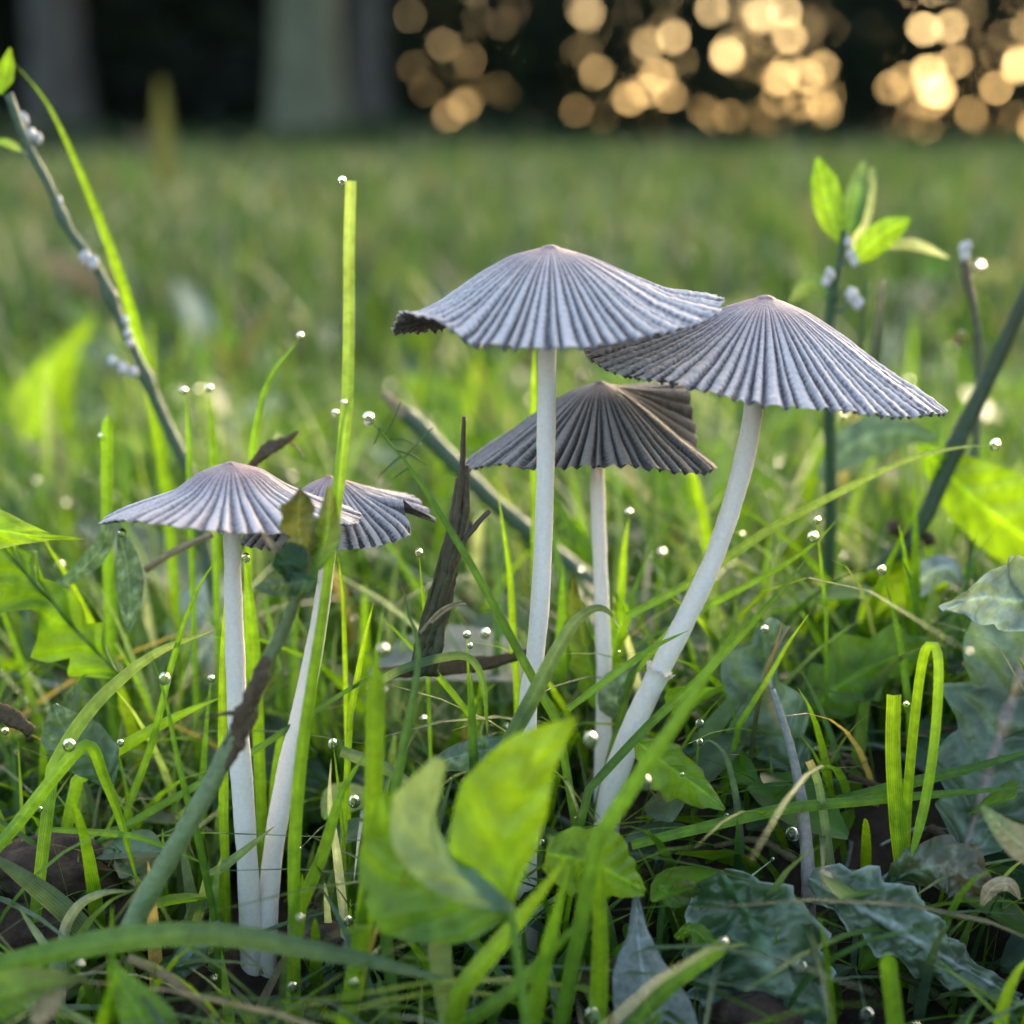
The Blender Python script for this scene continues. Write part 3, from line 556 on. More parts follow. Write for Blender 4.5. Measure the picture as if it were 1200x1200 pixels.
B('dark pointed grass tip in front of the arched dark blade', [(556, 900), (553, 840), (552, 786)], 15.4, 12, 'dark', 'mid')
B('hooked grass stem with a drop beside the yellow-green toothed leaf', [(868, 985), (862, 930), (850, 885), (832, 868), (818, 872)], 15.9, 9, 'slate', 'blue', bury=True)
B('flat blue-green grass strip across the pebbly soil under the folded leaf', [(400, 880), (450, 900), (500, 930)], 15.2, 16, 'slate', 'blue', bury=False)

for lab, x, y, Y in [('before the dead grass bundle', 491, 650, 16.65), ('under the drop above the arched dark blade', 547, 746, 16.65), ('under the pale drop above the dark twig', 570, 746, 18.05), ('near the curved stem with a round drop', 777, 651, 20.55),
                     ('under the drop above the short thin tip', 896, 741, 17.25), ('under the small drop above the crossing pair', 957, 613, 17.65), ('beside the yellow-green toothed leaf under a drop', 821, 851, 16.25), ('among the turf under a drop by the left stems', 391, 876, 15.65)]:
    d_ = 12*math.sin(x); B('thin upright grass blade '+lab, [(x+d_, y+110), (x+d_*.6, y+60), (x, y)], Y, 5, 'mid', 'bright')
# ------------------------------------------------------------------ dead grass, stalks and twigs
r = empty('dead_grass_bundle', P(505, 760, 15.9))
for i, (pts, wd) in enumerate([([(488, 790), (503, 735), (522, 660), (536, 600), (542, 540), (544, 488)], 7), ([(496, 790), (512, 720), (530, 650), (545, 600), (546, 545)], 9), ([(500, 780), (522, 700), (540, 640), (556, 618), (574, 598)], 7),
                               ([(484, 790), (500, 720), (516, 660), (528, 610), (536, 560)], 5), ([(504, 790), (518, 720), (533, 660), (547, 625), (552, 612)], 10)]):
    tube_part('strand', pts, 15.9, 15.9+.05*i, [wd*2.1, wd*1.9, wd*1.5, wd], 'dusky', 'stalk', r, .6, seed=i, rough=.5, c1='brown')
for pts in ([(492, 742), (515, 716), (540, 704)], [(505, 730), (528, 712), (546, 708)]): tube_part('straw', pts, 15.7, 15.7, 4, 'dry', 'dry', r, .8)
tag(r, 'dark withered bundle of dead grass strands between the crumpled and tallest mushrooms', 'dead grass')
r = empty('cut_stalk', P(660, 660, 21.7))
tube_part('stalk', [(700, 690), (640, 640), (580, 590), (530, 540), (492, 500), (470, 482)], 21.8, 21.4, 22, 'slate', 'stalk', r, .85, bury=True)
tube_part('cut_end', [(474, 486), (462, 474), (450, 462)], 21.4, 21.4, 19, 'dry', 'dry', r, .5)
tag(r, 'thick dull green stalk slanting behind the tallest stem with a tan cut end', 'plant stalk')
r = empty('budding_stem', P(225, 560, 21.0))
tube_part('stem', [(222, 552), (196, 500), (170, 440), (140, 372), (112, 312), (80, 268), (56, 215), (30, 165), (10, 110)], 21.0, 20.4, [15, 14, 13, 12, 11, 10], 'slate', 'stalk', r, .9, knots=((.32, .5), (.52, .6), (.72, .5)), bury=True)
for i, (x, y, s) in enumerate([(27, 140, 6), (36, 158, 6), (45, 162, 5), (68, 236, 5), (100, 302, 6), (109, 308, 6), (132, 424, 5), (144, 432, 6), (156, 436, 5), (147, 376, 4), (149, 390, 4), (152, 402, 4), (34, 178, 5)]):
    p = P(x, y, 20.6); blob('bud', p, s*pxm(p), 'bud', r, (1, 1, 1.35), .3, i)
tube_part('side_shoot', [(166, 440), (150, 434), (132, 424)], 20.7, 20.6, 4, 'slate', 'stalk', r, .7)
leaf_part('leaf', [(0, 110), (6, 85), (12, 56)], 20.4, 20.4, [2, 11, 9, 1], [2, 9, 8, 1], 'bright', 'lime', r, seed=3)
leaf_part('leaf', [(-6, 165), (10, 168), (28, 178)], 20.5, 20.5, [2, 5, 5, 1], [2, 5, 5, 1], 'mid', 'pale', r, seed=4)
tag(r, 'leaning dull green weed stem dotted with small white buds', 'weed stem')
r = empty('wilted_weed', P(150, 1095, 13.8))
tube_part('stem', [(148, 1100), (178, 1040), (216, 975), (250, 912), (285, 845), (312, 780), (340, 720), (362, 650)], 13.9, 14.6, [27, 25, 23, 22, 19, 15, 12], 'pale', 'stalk', r, .9, c1='olive', rough=.2)
tube_part('dry_sheath', [(262, 900), (284, 850), (300, 805), (312, 770)], 14.2, 14.35, [12, 22, 22, 8], 'brown', 'dry', r, .9, rough=.7, seed=3)
tube_part('side_shoot', [(290, 836), (266, 836), (232, 842)], 14.2, 14.2, [9, 6, 2], 'brown', 'dry', r, .6)
leaf_part('leaf', [(372, 680), (340, 684), (298, 690)], 14.5, 14.4, [3, 18, 20, 12, 1], [3, 14, 16, 10, 1], 'dark', 'slate', r, seed=5, wave=.2)
leaf_part('leaf', [(358, 660), (350, 620), (352, 572)], 14.6, 14.6, [8, 24, 28, 20, 4], [8, 22, 28, 22, 4], 'olive', 'dusky', r, seed=6, wave=.3, serr=.3, teeth=4, twist=20)
leaf_part('leaf', [(372, 668), (384, 620), (386, 570)], 14.6, 14.7, [4, 14, 16, 10, 3], [4, 14, 14, 10, 3], 'mid', 'olive', r, seed=7, wave=.3)
leaf_part('leaf', [(350, 662), (330, 650), (304, 622)], 14.5, 14.5, [3, 7, 6, 4, 1], [3, 6, 5, 4, 1], 'brown', 'dry', r, seed=8, wave=.4, mat='dry')
leaf_part('leaf', [(356, 668), (340, 660), (318, 662)], 14.5, 14.4, [5, 24, 26, 16, 2], [5, 22, 24, 14, 2], 'dark', 'dark', r, seed=9, wave=.2)
tag(r, 'wilted weed with browned stem and shrivelled leaves leaning before the two left mushrooms', 'weed')
r = empty('seed_haired_tip', P(480, 560, 15.4))
for i, (a, b) in enumerate([((452, 508), (470, 470)), ((466, 528), (500, 545)), ((474, 536), (508, 500)), ((446, 500), (438, 520)), ((458, 514), (484, 520)), ((480, 548), (462, 560)), ((470, 534), (446, 556))]):
    tube_part('bristle', [a, ((a[0]+b[0])/2+2, (a[1]+b[1])/2-2), b], 15.4, 15.4, 3, 'mid', 'stalk', r, .5)
tag(r, 'fine bristles sprouting from the top of the long straight grass stem', 'bristles')
r = empty('dry_twig', P(330, 520, 18.5))
tube_part('twig', [(286, 560), (300, 540), (318, 524), (336, 516), (350, 506)], 18, 18.4, [8, 10, 14, 12, 4], 'brown', 'dry', r, .8, rough=.5)
tube_part('side_twig', [(336, 516), (348, 524), (356, 536)], 18.4, 18.4, 4, 'dry', 'dry', r, .6)
tag(r, 'ragged grey-brown twig tip poking up behind the mauve-tipped cap', 'twig')
r = empty('dark_twig', P(470, 705, 17)); tube_part('twig', [(440, 790), (500, 785), (560, 778), (612, 768), (640, 762)], 17.2, 17.2, 16, 'brown', 'dry', r, .8, rough=.4)
tag(r, 'dark rotten twig lying in the turf behind the foot of the tallest stem', 'twig')
r = empty('tan_straw', P(150, 660, 18)); tube_part('straw', [(170, 668), (205, 646), (250, 626)], 18, 18, 9, 'dry', 'dry', r, .8); tag(r, 'tan straw lying under the rim of the mauve-tipped cap', 'straw')
r = empty('brown_twig', P(0, 840, 15.6)); tube_part('twig', [(-15, 826), (10, 838), (38, 858)], 15.8, 15.8, 20, 'brown', 'dry', r, .8, rough=.4); tag(r, 'stubby grey-brown twig end beside the round dark leaf', 'twig')
r = empty('reddish_stalk', P(950, 1030, 15.4)); tube_part('stalk', [(948, 1036), (944, 980), (938, 930), (925, 870), (905, 808)], 15.5, 16.3, [19, 17, 14, 11, 8], 'taupe', 'stalk', r, .9, c1='grey', bury=True); tag(r, 'pale hairy leaf stalk rising from the crumpled dark leaf', 'leaf stalk')
r = empty('woody_stem', P(1000, 705, 20.7))
tube_part('stem', [(985, 718), (1030, 668), (1068, 632), (1098, 575), (1128, 505), (1160, 440), (1205, 340), (1240, 270)], 20.4, 21.0, [17, 19, 20, 20, 19, 18], 'dark', 'stalk', r, .95, knots=((.27, .55), (.52, .3)), c1='dusky', bury=True)
for i, (x, y) in enumerate([(1056, 626), (1072, 640), (1048, 618), (1088, 632)]): p = P(x, y, 20.5); blob('knot', p, 8*pxm(p), M['clod'], r, (1, 1, 1), .3, i)
tag(r, 'thick dark leaning stem with a knobbly joint beyond the wide grey-blue cap', 'plant stem')

# ------------------------------------------------------------------ leafy plants
r = empty('leafy_weed', P(976, 560, 21.0))
tube_part('stem', [(974, 570), (972, 480), (970, 420), (974, 360), (984, 310), (990, 270)], 20.8, 21.0, [15, 15, 15, 13, 10], 'dark', 'stalk', r, .9, knots=((.6, .5), (.78, .4)), bury=True)
leaf_part('leaf', [(985, 285), (972, 245), (958, 184)], 21.0, 21.1, [3, 17, 19, 16, 2], [3, 15, 18, 14, 2], 'lime', 'bright', r, seed=11, veins=5)
leaf_part('leaf', [(1000, 308), (1030, 278), (1066, 256)], 20.9, 20.8, [3, 16, 18, 15, 3], [3, 15, 17, 14, 3], 'lime', 'bright', r, seed=12, veins=5)
leaf_part('leaf', [(992, 280), (1002, 245), (1012, 188)], 21.4, 21.5, [3, 12, 13, 10, 2], [3, 12, 15, 12, 2], 'mid', 'blue', r, seed=13, veins=5)
leaf_part('leaf', [(1000, 300), (1020, 225), (1022, 196)], 21.5, 21.7, [3, 7, 8, 6, 2], [3, 8, 9, 7, 2], 'frost', 'slate', r, seed=14)
leaf_part('leaf', [(1030, 290), (1070, 286), (1112, 302)], 21.2, 21.2, [3, 6, 7, 5, 1], [3, 6, 7, 5, 1], 'slate', 'frost', r, seed=15)
leaf_part('leaf', [(972, 345), (950, 330), (925, 355)], 21.2, 21.4, [3, 10, 12, 8, 1], [3, 10, 10, 8, 1], 'dark', 'slate', r, seed=16)
for i, (x, y, s) in enumerate([(972, 322, 6), (968, 330, 5), (997, 298, 5), (1001, 306, 5), (998, 346, 7), (1005, 356, 6), (994, 284, 4)]): p = P(x, y, 20.8); blob('bud', p, s*pxm(p), 'bud', r, (1, 1, 1.3), .25, i)
for i, pts in enumerate([[(1020, 430), (1028, 380), (1034, 328)], [(1006, 430), (1012, 370), (1016, 330)], [(1026, 440), (1032, 390), (1030, 345)]]): tube_part('side_stalk', pts, 20.9, 21.0, 8, 'olive', 'stalk', r, .8, seed=i, c1='dry' if i == 0 else 'mid')
for pts in ([(975, 368), (988, 362), (1002, 352)], [(984, 312), (992, 306), (1000, 302)], [(975, 342), (970, 334), (969, 326)]): tube_part('bud_stalk', pts, 20.9, 20.8, 5, 'slate', 'stalk', r, .8)
tag(r, 'upright weed with bright oval leaves and pale buds behind the wide grey-blue cap', 'weed')
r = empty('budded_stalk', P(1145, 460, 21.2))
tube_part('stalk', [(1146, 470), (1147, 420), (1143, 370), (1134, 330), (1130, 304)], 21.2, 21.4, [10, 9, 9, 10, 14], 'slate', 'stalk', r, .95, bury=True, c1='brown')
for i, (x, y, s) in enumerate([(1129, 292, 6), (1134, 288, 5), (1131, 300, 6), (1127, 394, 5), (1123, 400, 5)]): p = P(x, y, 21.3); blob('bud', p, s*pxm(p), 'bud', r, (1, 1, 1.2), .3, i)
leaf_part('leaf', [(1140, 400), (1128, 396), (1114, 402)], 21.2, 21.1, [2, 7, 7, 1], [2, 7, 7, 1], 'dark', 'brown', r, seed=4)
tag(r, 'thin stalk topped by a pale bud between the leafy weed and the thick leaning stem', 'plant stalk')
def single_leaf(nm, label, *a, stalk=None, cat='leaf', **kw):
    mid = a[0]; p = P(mid[0][0], mid[0][1], a[1]); r_ = empty(nm, p)
    leaf_part('leaf_surface', *a, parent=r_, **kw)
    if stalk: tube_part('leaf_stalk', stalk[0], stalk[1], a[1], stalk[2], stalk[3], 'stalk', r_, .8, bury=True)
    tag(r_, label, cat); return r_
single_leaf('broad_leaf', 'broad bright yellow-green leaf behind the thick leaning stem', [(1075, 520), (1110, 555), (1160, 600), (1230, 650)], 20.6, 20.8, [2, 26, 36, 40, 30], [2, 30, 52, 60, 40], 'bright', 'lime', seed=21, veins=5, fold=.1)
single_leaf('frosted_leaf', 'silvery grey-green leaf with curled frosted edge over the large dark leaf', [(1225, 700), (1190, 705), (1150, 700), (1104, 716)], 15.8, 15.6, [50, 60, 40, 16, 4], [38, 42, 36, 26, 4], 'slate', 'frost', seed=22, mat='waxy_leaf', edge='frost', wave=.18, curl=-.3, veins=5, serr=.15, teeth=3)
single_leaf('toothed_leaf', 'large dark dandelion-like leaf with a pale midrib under the lime grass loop', [(1128, 1000), (1150, 930), (1172, 860), (1200, 780), (1225, 720)], 16.2, 17.0, [20, 92, 70, 130, 120, 60], [10, 60, 80, 90, 90, 50], 'slate', 'slate', seed=23, mat='waxy_leaf', serr=.42, teeth=4, veins=6, wave=.08, midcol='taupe', fold=.12, n=90, nc=31, edge='blue')
single_leaf('toothed_leaf', 'dark toothed leaf with pointed lobes beside the pale hairy stalk', [(950, 1000), (940, 930), (925, 860), (900, 790), (925, 735)], 16.6, 17.4, [20, 40, 20, 36, 14, 4], [30, 110, 30, 130, 60, 30], 'slate', 'blue', seed=24, mat='waxy_leaf', serr=.45, teeth=5, veins=6, wave=.1, fold=.1, midcol='taupe', n=90, nc=31, edge='blue')
single_leaf('toothed_leaf', 'green leaf spreading behind the dark toothed leaf with lobed edges', [(930, 850), (990, 800), (1050, 770), (1110, 760)], 18, 18.2, [10, 36, 40, 30, 4], [10, 40, 60, 40, 4], 'mid', 'bright', seed=25, serr=.4, teeth=4, veins=6, wave=.1)
single_leaf('yellow_green_leaf', 'yellow-green toothed leaf beside the foot of the curved stem', [(745, 868), (780, 895), (815, 920), (850, 948)], 15.9, 15.6, [6, 34, 40, 26, 2], [6, 30, 26, 14, 2], 'lime', 'bright', seed=26, serr=.22, teeth=4, veins=5, wave=.15, edge='brown')
single_leaf('crumpled_leaf', 'crumpled dark green leaf with a thick pale midrib spread over soil', [(948, 1030), (1000, 1060), (1060, 1095), (1120, 1130), (1196, 1172)], 14.9, 14.5, [10, 26, 40, 44, 20, 6], [20, 60, 50, 36, 24, 8], 'slate', 'slate', seed=27, mat='waxy_leaf', veins=6, wave=.22, midcol='frost', edge='frost', fold=.3, serr=.3, teeth=6, crumple=.24, n=90, nc=31)
single_leaf('drooping_leaf', 'wide dark leaf with a frosted upper edge hanging below the crumpled leaf', [(845, 1020), (880, 1080), (900, 1140), (905, 1230)], 14.9, 14.2, [40, 90, 104, 100, 80], [8, 60, 84, 86, 70], 'dark', 'slate', seed=28, mat='waxy_leaf', veins=5, wave=.12, edge='frost', fold=.2, serr=.2, teeth=5, crumple=.2, n=80, nc=31)
single_leaf('dark_leaf', 'small brown-blotched dark leaf beneath the lime grass blades', [(1035, 1040), (1070, 1022), (1110, 1016), (1160, 1050)], 15.2, 15.0, [4, 20, 28, 30, 6], [4, 24, 40, 40, 6], 'dark', 'brown', seed=29, mat='waxy_leaf', wave=.25, edge='brown', serr=.2, teeth=5)
single_leaf('dead_leaf', 'papery grey dead leaf standing at the bottom below the curved stem', [(745, 1050), (748, 1100), (755, 1150), (775, 1230)], 14.4, 13.6, [2, 14, 34, 44, 46], [2, 12, 32, 46, 50], 'grey', 'grey', seed=30, mat='dry', veins=4, wave=.1)
single_leaf('curled_leaf', 'small yellow-green curled leaf in the litter below the curved stem', [(792, 1100), (812, 1090), (830, 1110), (818, 1132)], 14.7, 14.6, [3, 12, 14, 10, 2], [3, 10, 12, 8, 2], 'lime', 'bright', seed=31, wave=.3)
single_leaf('curled_leaf', 'small brown-edged curled leaf above the papery dead leaf', [(770, 1040), (790, 1048), (806, 1042), (822, 1040)], 14.9, 14.8, [3, 14, 16, 12, 2], [3, 12, 14, 10, 2], 'bright', 'olive', seed=32, wave=.3, edge='brown')
single_leaf('lobed_leaf', 'bright frilled leaf lobe behind the heart-shaped folded leaf', [(640, 1000), (690, 1010), (730, 1030), (756, 1046)], 14.3, 14.5, [20, 46, 40, 26, 4], [20, 40, 48, 30, 4], 'lime', 'lime', seed=33, serr=.15, teeth=5, wave=.12)
single_leaf('spotted_leaf', 'small toothed spotted leaf standing behind the thin dark mushroom stem', [(700, 830), (692, 780), (680, 730), (671, 672)], 17.9, 17.8, [8, 16, 12, 8, 1], [8, 24, 26, 18, 1], 'mid', 'dusky', seed=34, serr=.3, teeth=4, wave=.2)
single_leaf('spotted_leaf', 'small bright toothed leaf between the thin dark stem and the curved stem', [(714, 790), (722, 750), (730, 720), (722, 694)], 18.1, 17.9, [4, 10, 14, 8, 1], [4, 24, 36, 14, 1], 'bright', 'bright', seed=35, serr=.35, teeth=3, wave=.2)
single_leaf('grey_leaf', 'small grey-green leaf tucked behind the curved white stem', [(732, 845), (722, 815), (740, 785), (752, 770)], 17.4, 17.2, [4, 16, 16, 8, 1], [4, 22, 22, 12, 1], 'slate', 'blue', seed=36, mat='waxy_leaf', wave=.15)
r = empty('folded_leaf', P(600, 1090, 12.7))
leaf_part('leaf_half', [(596, 1062), (590, 985), (620, 905), (676, 840)], 12.7, 12.7, [4, 40, 42, 24, 2], [4, 62, 66, 40, 2], 'bright', 'lime', r, seed=41, veins=4, fold=.05, nc=25, mrib=.12)
leaf_part('leaf_half', [(600, 1066), (545, 1030), (500, 975), (520, 890)], 12.6, 12.8, [4, 20, 16, 10, 4], [4, 26, 40, 44, 12], 'blue', 'pale', r, seed=42, veins=4, fold=.15, mrib=.15)
leaf_part('leaf_half', [(600, 1070), (540, 1056), (480, 1010), (458, 930)], 13.0, 13.2, [4, 22, 26, 14, 4], [4, 50, 80, 50, 12], 'mid', 'bright', r, seed=43, veins=4, fold=.1, mrib=.15)
tube_part('leaf_stalk', [(615, 1180), (606, 1120), (598, 1062)], 12.6, 12.7, 12, 'bright', 'stalk', r, .8, bury=True)
tag(r, 'blurred bright heart-shaped folded leaf standing before the mushroom stems', 'leaf')
single_leaf('dandelion_leaf', 'jagged bright green dandelion leaf reaching past the rim of the mauve-tipped cap', [(140, 790), (100, 750), (60, 705), (20, 660), (-30, 600)], 17.4, 17.0, [10, 30, 24, 30, 30], [10, 70, 40, 90, 60], 'bright', 'bright', seed=51, serr=.55, teeth=4, veins=6, wave=.1, midcol='dark', fold=.15)
single_leaf('pointed_leaf', 'bright pointed leaf lobe with a pale rolled edge and slender tip', [(-40, 620), (0, 622), (45, 628), (98, 632)], 16.9, 16.7, [30, 24, 12, 3, 1], [30, 26, 14, 3, 1], 'bright', 'lime', seed=52, edge='pale', veins=4)
single_leaf('oval_leaf', 'blue-green oval leaf hanging below the dewy rim of the mauve-tipped cap', [(150, 740), (152, 700), (148, 660), (140, 620)], 17.6, 17.6, [3, 14, 18, 14, 2], [3, 12, 15, 10, 2], 'blue', 'slate', seed=53, mat='waxy_leaf', veins=5)
single_leaf('round_leaf', 'rounded dark waxy leaf behind the wide arching grass blade', [(130, 920), (110, 890), (80, 860), (62, 826)], 16.2, 16.2, [6, 30, 34, 28, 4], [6, 24, 34, 30, 4], 'dark', 'slate', seed=54, mat='waxy_leaf', veins=5, edge='slate')
single_leaf('strap_leaf', 'curved grey-green strap leaf below the mauve-tipped cap', [(60, 690), (90, 672), (120, 640), (130, 600)], 17.8, 17.8, [3, 8, 12, 10, 2], [3, 8, 12, 10, 2], 'blue', 'slate', seed=55, mat='waxy_leaf')
single_leaf('clover_leaf', 'blue-green leaf lying in the turf under the arched dark blade', [(500, 900), (540, 885), (590, 878), (640, 890)], 15.6, 15.6, [4, 18, 22, 16, 4], [4, 14, 16, 12, 4], 'slate', 'blue', seed=56, mat='waxy_leaf')
single_leaf('foreground_leaf', 'blurred yellow-green leaf close before the bare soil and curled blade', [(-30, 1180), (20, 1162), (60, 1150), (100, 1148)], 12.4, 12.4, [20, 26, 20, 10, 2], [20, 30, 24, 12, 2], 'bright', 'olive', seed=57)
single_leaf('foreground_leaf', 'blurred green leaf under the level out-of-focus blade', [(190, 1230), (165, 1190), (140, 1150), (128, 1120)], 12.6, 12.8, [30, 34, 26, 14, 2], [30, 30, 20, 10, 2], 'mid', 'bright', seed=58)
single_leaf('dry_leaf', 'blurred tan dry scrap lying between the two blurred front leaves', [(40, 1200), (58, 1176), (76, 1160)], 12.4, 12.5, [8, 12, 10, 2], [8, 12, 9, 2], 'dry', 'dry', seed=59, mat='dry')
single_leaf('background_leaf', 'large blurred yellow-green leaf beyond the arching grass blade', [(20, 620), (30, 530), (60, 440), (110, 372)], 34, 35, [50, 80, 50, 20, 3], [50, 60, 40, 16, 3], 'lime', 'lime', seed=60, n=30, nc=9)
single_leaf('background_leaf', 'blurred lime leaf beyond the tan cut stalk', [(590, 560), (560, 510), (520, 470), (470, 440)], 40, 41, [10, 40, 36, 20, 3], [10, 36, 36, 20, 3], 'lime', 'bright', seed=61, n=30, nc=9)
single_leaf('background_leaf', 'blurred pale leaf glint in the lawn beyond the white buds', [(270, 470), (250, 420), (225, 365), (205, 325)], 52, 54, [4, 20, 22, 16, 3], [4, 16, 18, 12, 3], 'frost', 'grey', seed=62, n=30, nc=9, mat='waxy_leaf')
single_leaf('background_leaf', 'blurred dead brown leaf lying in the lawn behind the budding stem', [(40, 300), (90, 318), (140, 345), (190, 345)], 60, 62, [4, 16, 20, 14, 3], [4, 14, 16, 12, 3], 'dry', 'brown', seed=63, n=30, nc=9, mat='dry')
single_leaf('background_leaf', 'blurred grey-green leaf below the wide grey-blue cap', [(960, 560), (1000, 520), (1050, 505), (1100, 515)], 21.5, 22, [6, 22, 26, 18, 3], [6, 20, 24, 14, 3], 'slate', 'blue', seed=64, n=30, nc=9, mat='waxy_leaf')
single_leaf('background_weed_leaf', 'blurred upright green blade tip against the dark wood', [(196, 215), (192, 160), (188, 92)], 95, 95, [12, 11, 10, 7, 2], [12, 11, 10, 7, 2], 'dusky', 'dusky', seed=65, n=24, nc=5)
single_leaf('silver_scrap', 'blurred silvery scrap of wet leaf beneath the knobbly joint', [(1065, 700), (1085, 675), (1110, 665), (1130, 690)], 19.5, 19.5, [6, 18, 18, 14, 3], [6, 16, 16, 12, 3], 'frost', 'grey', seed=66, n=30, nc=9, mat='waxy_leaf', wave=.3)
single_leaf('dry_scrap', 'pale dry curl of litter beside the crumpled dark leaf', [(1150, 1060), (1164, 1040), (1182, 1036), (1195, 1055)], 14.8, 14.8, [2, 9, 9, 7, 1], [2, 9, 9, 7, 1], 'dry', 'dry', seed=67, mat='dry', wave=.4)
single_leaf('cream_petal', 'blurred cream petal at the side over the large dark leaf', [(1220, 1000), (1190, 985), (1150, 945)], 13.8, 13.8, [20, 22, 12, 3], [20, 18, 12, 3], 'dry', 'pale', seed=68, mat='dry')
single_leaf('pointed_leaf', 'small blue-green pointed leaf lying on the brown clod by the left stems', [(200, 1145), (225, 1118), (258, 1078)], 14.9, 15.2, [10, 16, 10, 2], [10, 16, 10, 2], 'blue', 'slate', seed=69, mat='waxy_leaf')

# ------------------------------------------------------------------ clods of soil and litter
def clod(label, x, y, Y, r_, sq, seed):
    p = P(x, y, Y); n, k = 16, 24; th = np.linspace(0, math.pi, n); ph = np.linspace(0, 2*math.pi, k, endpoint=False)
    d = np.stack([np.sin(th)[:, None]*np.cos(ph), np.sin(th)[:, None]*np.sin(ph), np.repeat(np.cos(th)[:, None], k, 1)], -1)
    q = np.array([[1+.35*mnoise.noise(Vector(v)*1.7+Vector((seed, 0, 0)))+.18*mnoise.noise(Vector(v)*5+Vector((0, seed, 0))) for v in row] for row in d])
    o = add_mesh('soil_clod', (p+d*q[..., None]*r_*pxm(p)*np.array(sq)).reshape(-1, 3), grid_faces(n, k, True), M['clod']); tag(o, label, 'soil clod')
clod('reddish-brown clod of soil at the foot of the mauve-tipped mushroom', 255, 1145, 15.9, 34, (1.2, 1, .6), 2)
clod('dark purplish lump of soil under the broad dull blade', 55, 1020, 16.2, 55, (1.5, 1, .7), 3)
clod('dark lump of soil beside the curled silvery blade', 20, 1095, 15.6, 50, (1.4, 1, .6), 4)
clod('dark lump of soil behind the hooked silvery blade', 125, 1075, 16.2, 40, (1.3, 1, .6), 5)
clod('reddish clod of soil beside the bright upright blurred blade', 390, 1100, 15.4, 26, (1.3, 1, .6), 6)
clod('crumbly grey-brown clod between the heart-shaped leaf and papery dead leaf', 720, 1150, 14.6, 34, (1.2, 1, .7), 7)
clod('small dark clod beneath the silvery drooping leaf edge', 880, 1190, 14.2, 36, (1.4, 1, .6), 8)

# ------------------------------------------------------------------ turf: uncountable grass
def seg_dist(px, py, pl):
    d = np.full(px.shape, 1e9)
    for (x0, y0), (x1, y1) in zip(pl[:-1], pl[1:]):
        vx, vy = x1-x0, y1-y0; tt = np.clip(((px-x0)*vx+(py-y0)*vy)/(vx*vx+vy*vy), 0, 1)
        d = np.minimum(d, np.hypot(px-x0-tt*vx, py-y0-tt*vy))
    return d
BOXES = [(455, 280, 855, 412), (675, 340, 1115, 497), (540, 440, 832, 552), (110, 538, 425, 630), (276, 552, 516, 655), (1030, 740, 1110, 1020), (520, 600, 700, 760)]
def turf(name, label, n, y0, y1, h0, h1, wd, seed, segs, cols, weights, near=False, spread=1.25, droop=.5):
    r = np.random.RandomState(seed)
    y = np.sqrt(r.uniform(y0*y0, y1*y1, n)); x = r.uniform(-1, 1, n)*(y*600/FPX*spread+.012); z = ground(x, y)
    h = r.uniform(h0, h1, n)*(.55+.6*r.rand(n)); az = r.rand(n)*2*math.pi; ln = np.abs(r.randn(n))*droop+.08
    t_ = np.linspace(0, 1, segs+1)[None, :]; bend = (ln[:, None]*(.35*t_+.65*t_**2.2))
    C = np.stack([x[:, None]+np.cos(az)[:, None]*bend*h[:, None], y[:, None]+np.sin(az)[:, None]*bend*h[:, None],
                  z[:, None]+h[:, None]*(t_*(1-.22*np.minimum(ln, 1.5)[:, None]*t_**2)) - .002], -1)
    if near:
        px, py = proj(C); keep = np.ones(n, bool)
        front = y < .186
        for k in STEMS: keep &= ~(front & (seg_dist(px, py, STEMS[k]).min(1) < 17))
        for (a, b, c, d) in BOXES: keep &= ~(front & ((px > a) & (px < c) & (py > b) & (py < d)).any(1))
        for (a, b, c, d, yy, pr_) in ((790, 1010, 1200, 1190, .152, .85), (890, 740, 1210, 1000, .163, .8), (450, 840, 690, 1080, .14, .9)):
            keep &= ~((y < yy) & ((px > a) & (px < c) & (py > b) & (py < d)).any(1) & (r.rand(n) < pr_))
        lim = np.where(y < .140, 1080, np.where(y < .152, 960, np.where(y < .165, 850, np.where(y < .186, 700, np.where(y < .23, 520, 330)))))+r.rand(n)*150
        keep &= py.min(1) > lim
        C = C[keep]; n = len(C); az = az[keep]; h = h[keep]
    w_ = wd*(.55+.9*r.rand(n)); fa = az+math.pi/2+r.randn(n)*.6
    S = np.stack([np.cos(fa), np.sin(fa), np.zeros(n)], -1)[:, None, :]
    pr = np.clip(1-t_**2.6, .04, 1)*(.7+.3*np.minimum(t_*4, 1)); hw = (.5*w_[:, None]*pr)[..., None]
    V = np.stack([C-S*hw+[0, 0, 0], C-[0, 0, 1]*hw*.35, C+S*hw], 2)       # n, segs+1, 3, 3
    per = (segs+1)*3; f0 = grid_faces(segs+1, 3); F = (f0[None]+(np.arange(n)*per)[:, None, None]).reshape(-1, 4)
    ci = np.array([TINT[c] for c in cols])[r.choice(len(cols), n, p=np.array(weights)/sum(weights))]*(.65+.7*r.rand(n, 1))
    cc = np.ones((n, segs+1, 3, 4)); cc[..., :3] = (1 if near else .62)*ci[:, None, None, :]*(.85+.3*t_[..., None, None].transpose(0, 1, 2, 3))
    st = np.zeros((n, segs+1, 3, 3)); st[..., 0] = [-1, 0, 1]
    o = add_mesh(name, V, F, M['grass' if near else 'field'], None, {'col': ('FLOAT_COLOR', cc), 'st': ('FLOAT_VECTOR', st)})
    tag(o, label, None, kind='stuff'); return C
GC = ['lime', 'bright', 'mid', 'dark', 'blue', 'pale', 'dry', 'slate', 'frost']
c1 = turf('grass', 'tangled short grass around the mushroom stems', 3600, .118, .20, .012, .036, .0011, 21, 7, GC, [2, 4, 5, 3, 3, 1, .6, 2, .3], True, droop=.9)
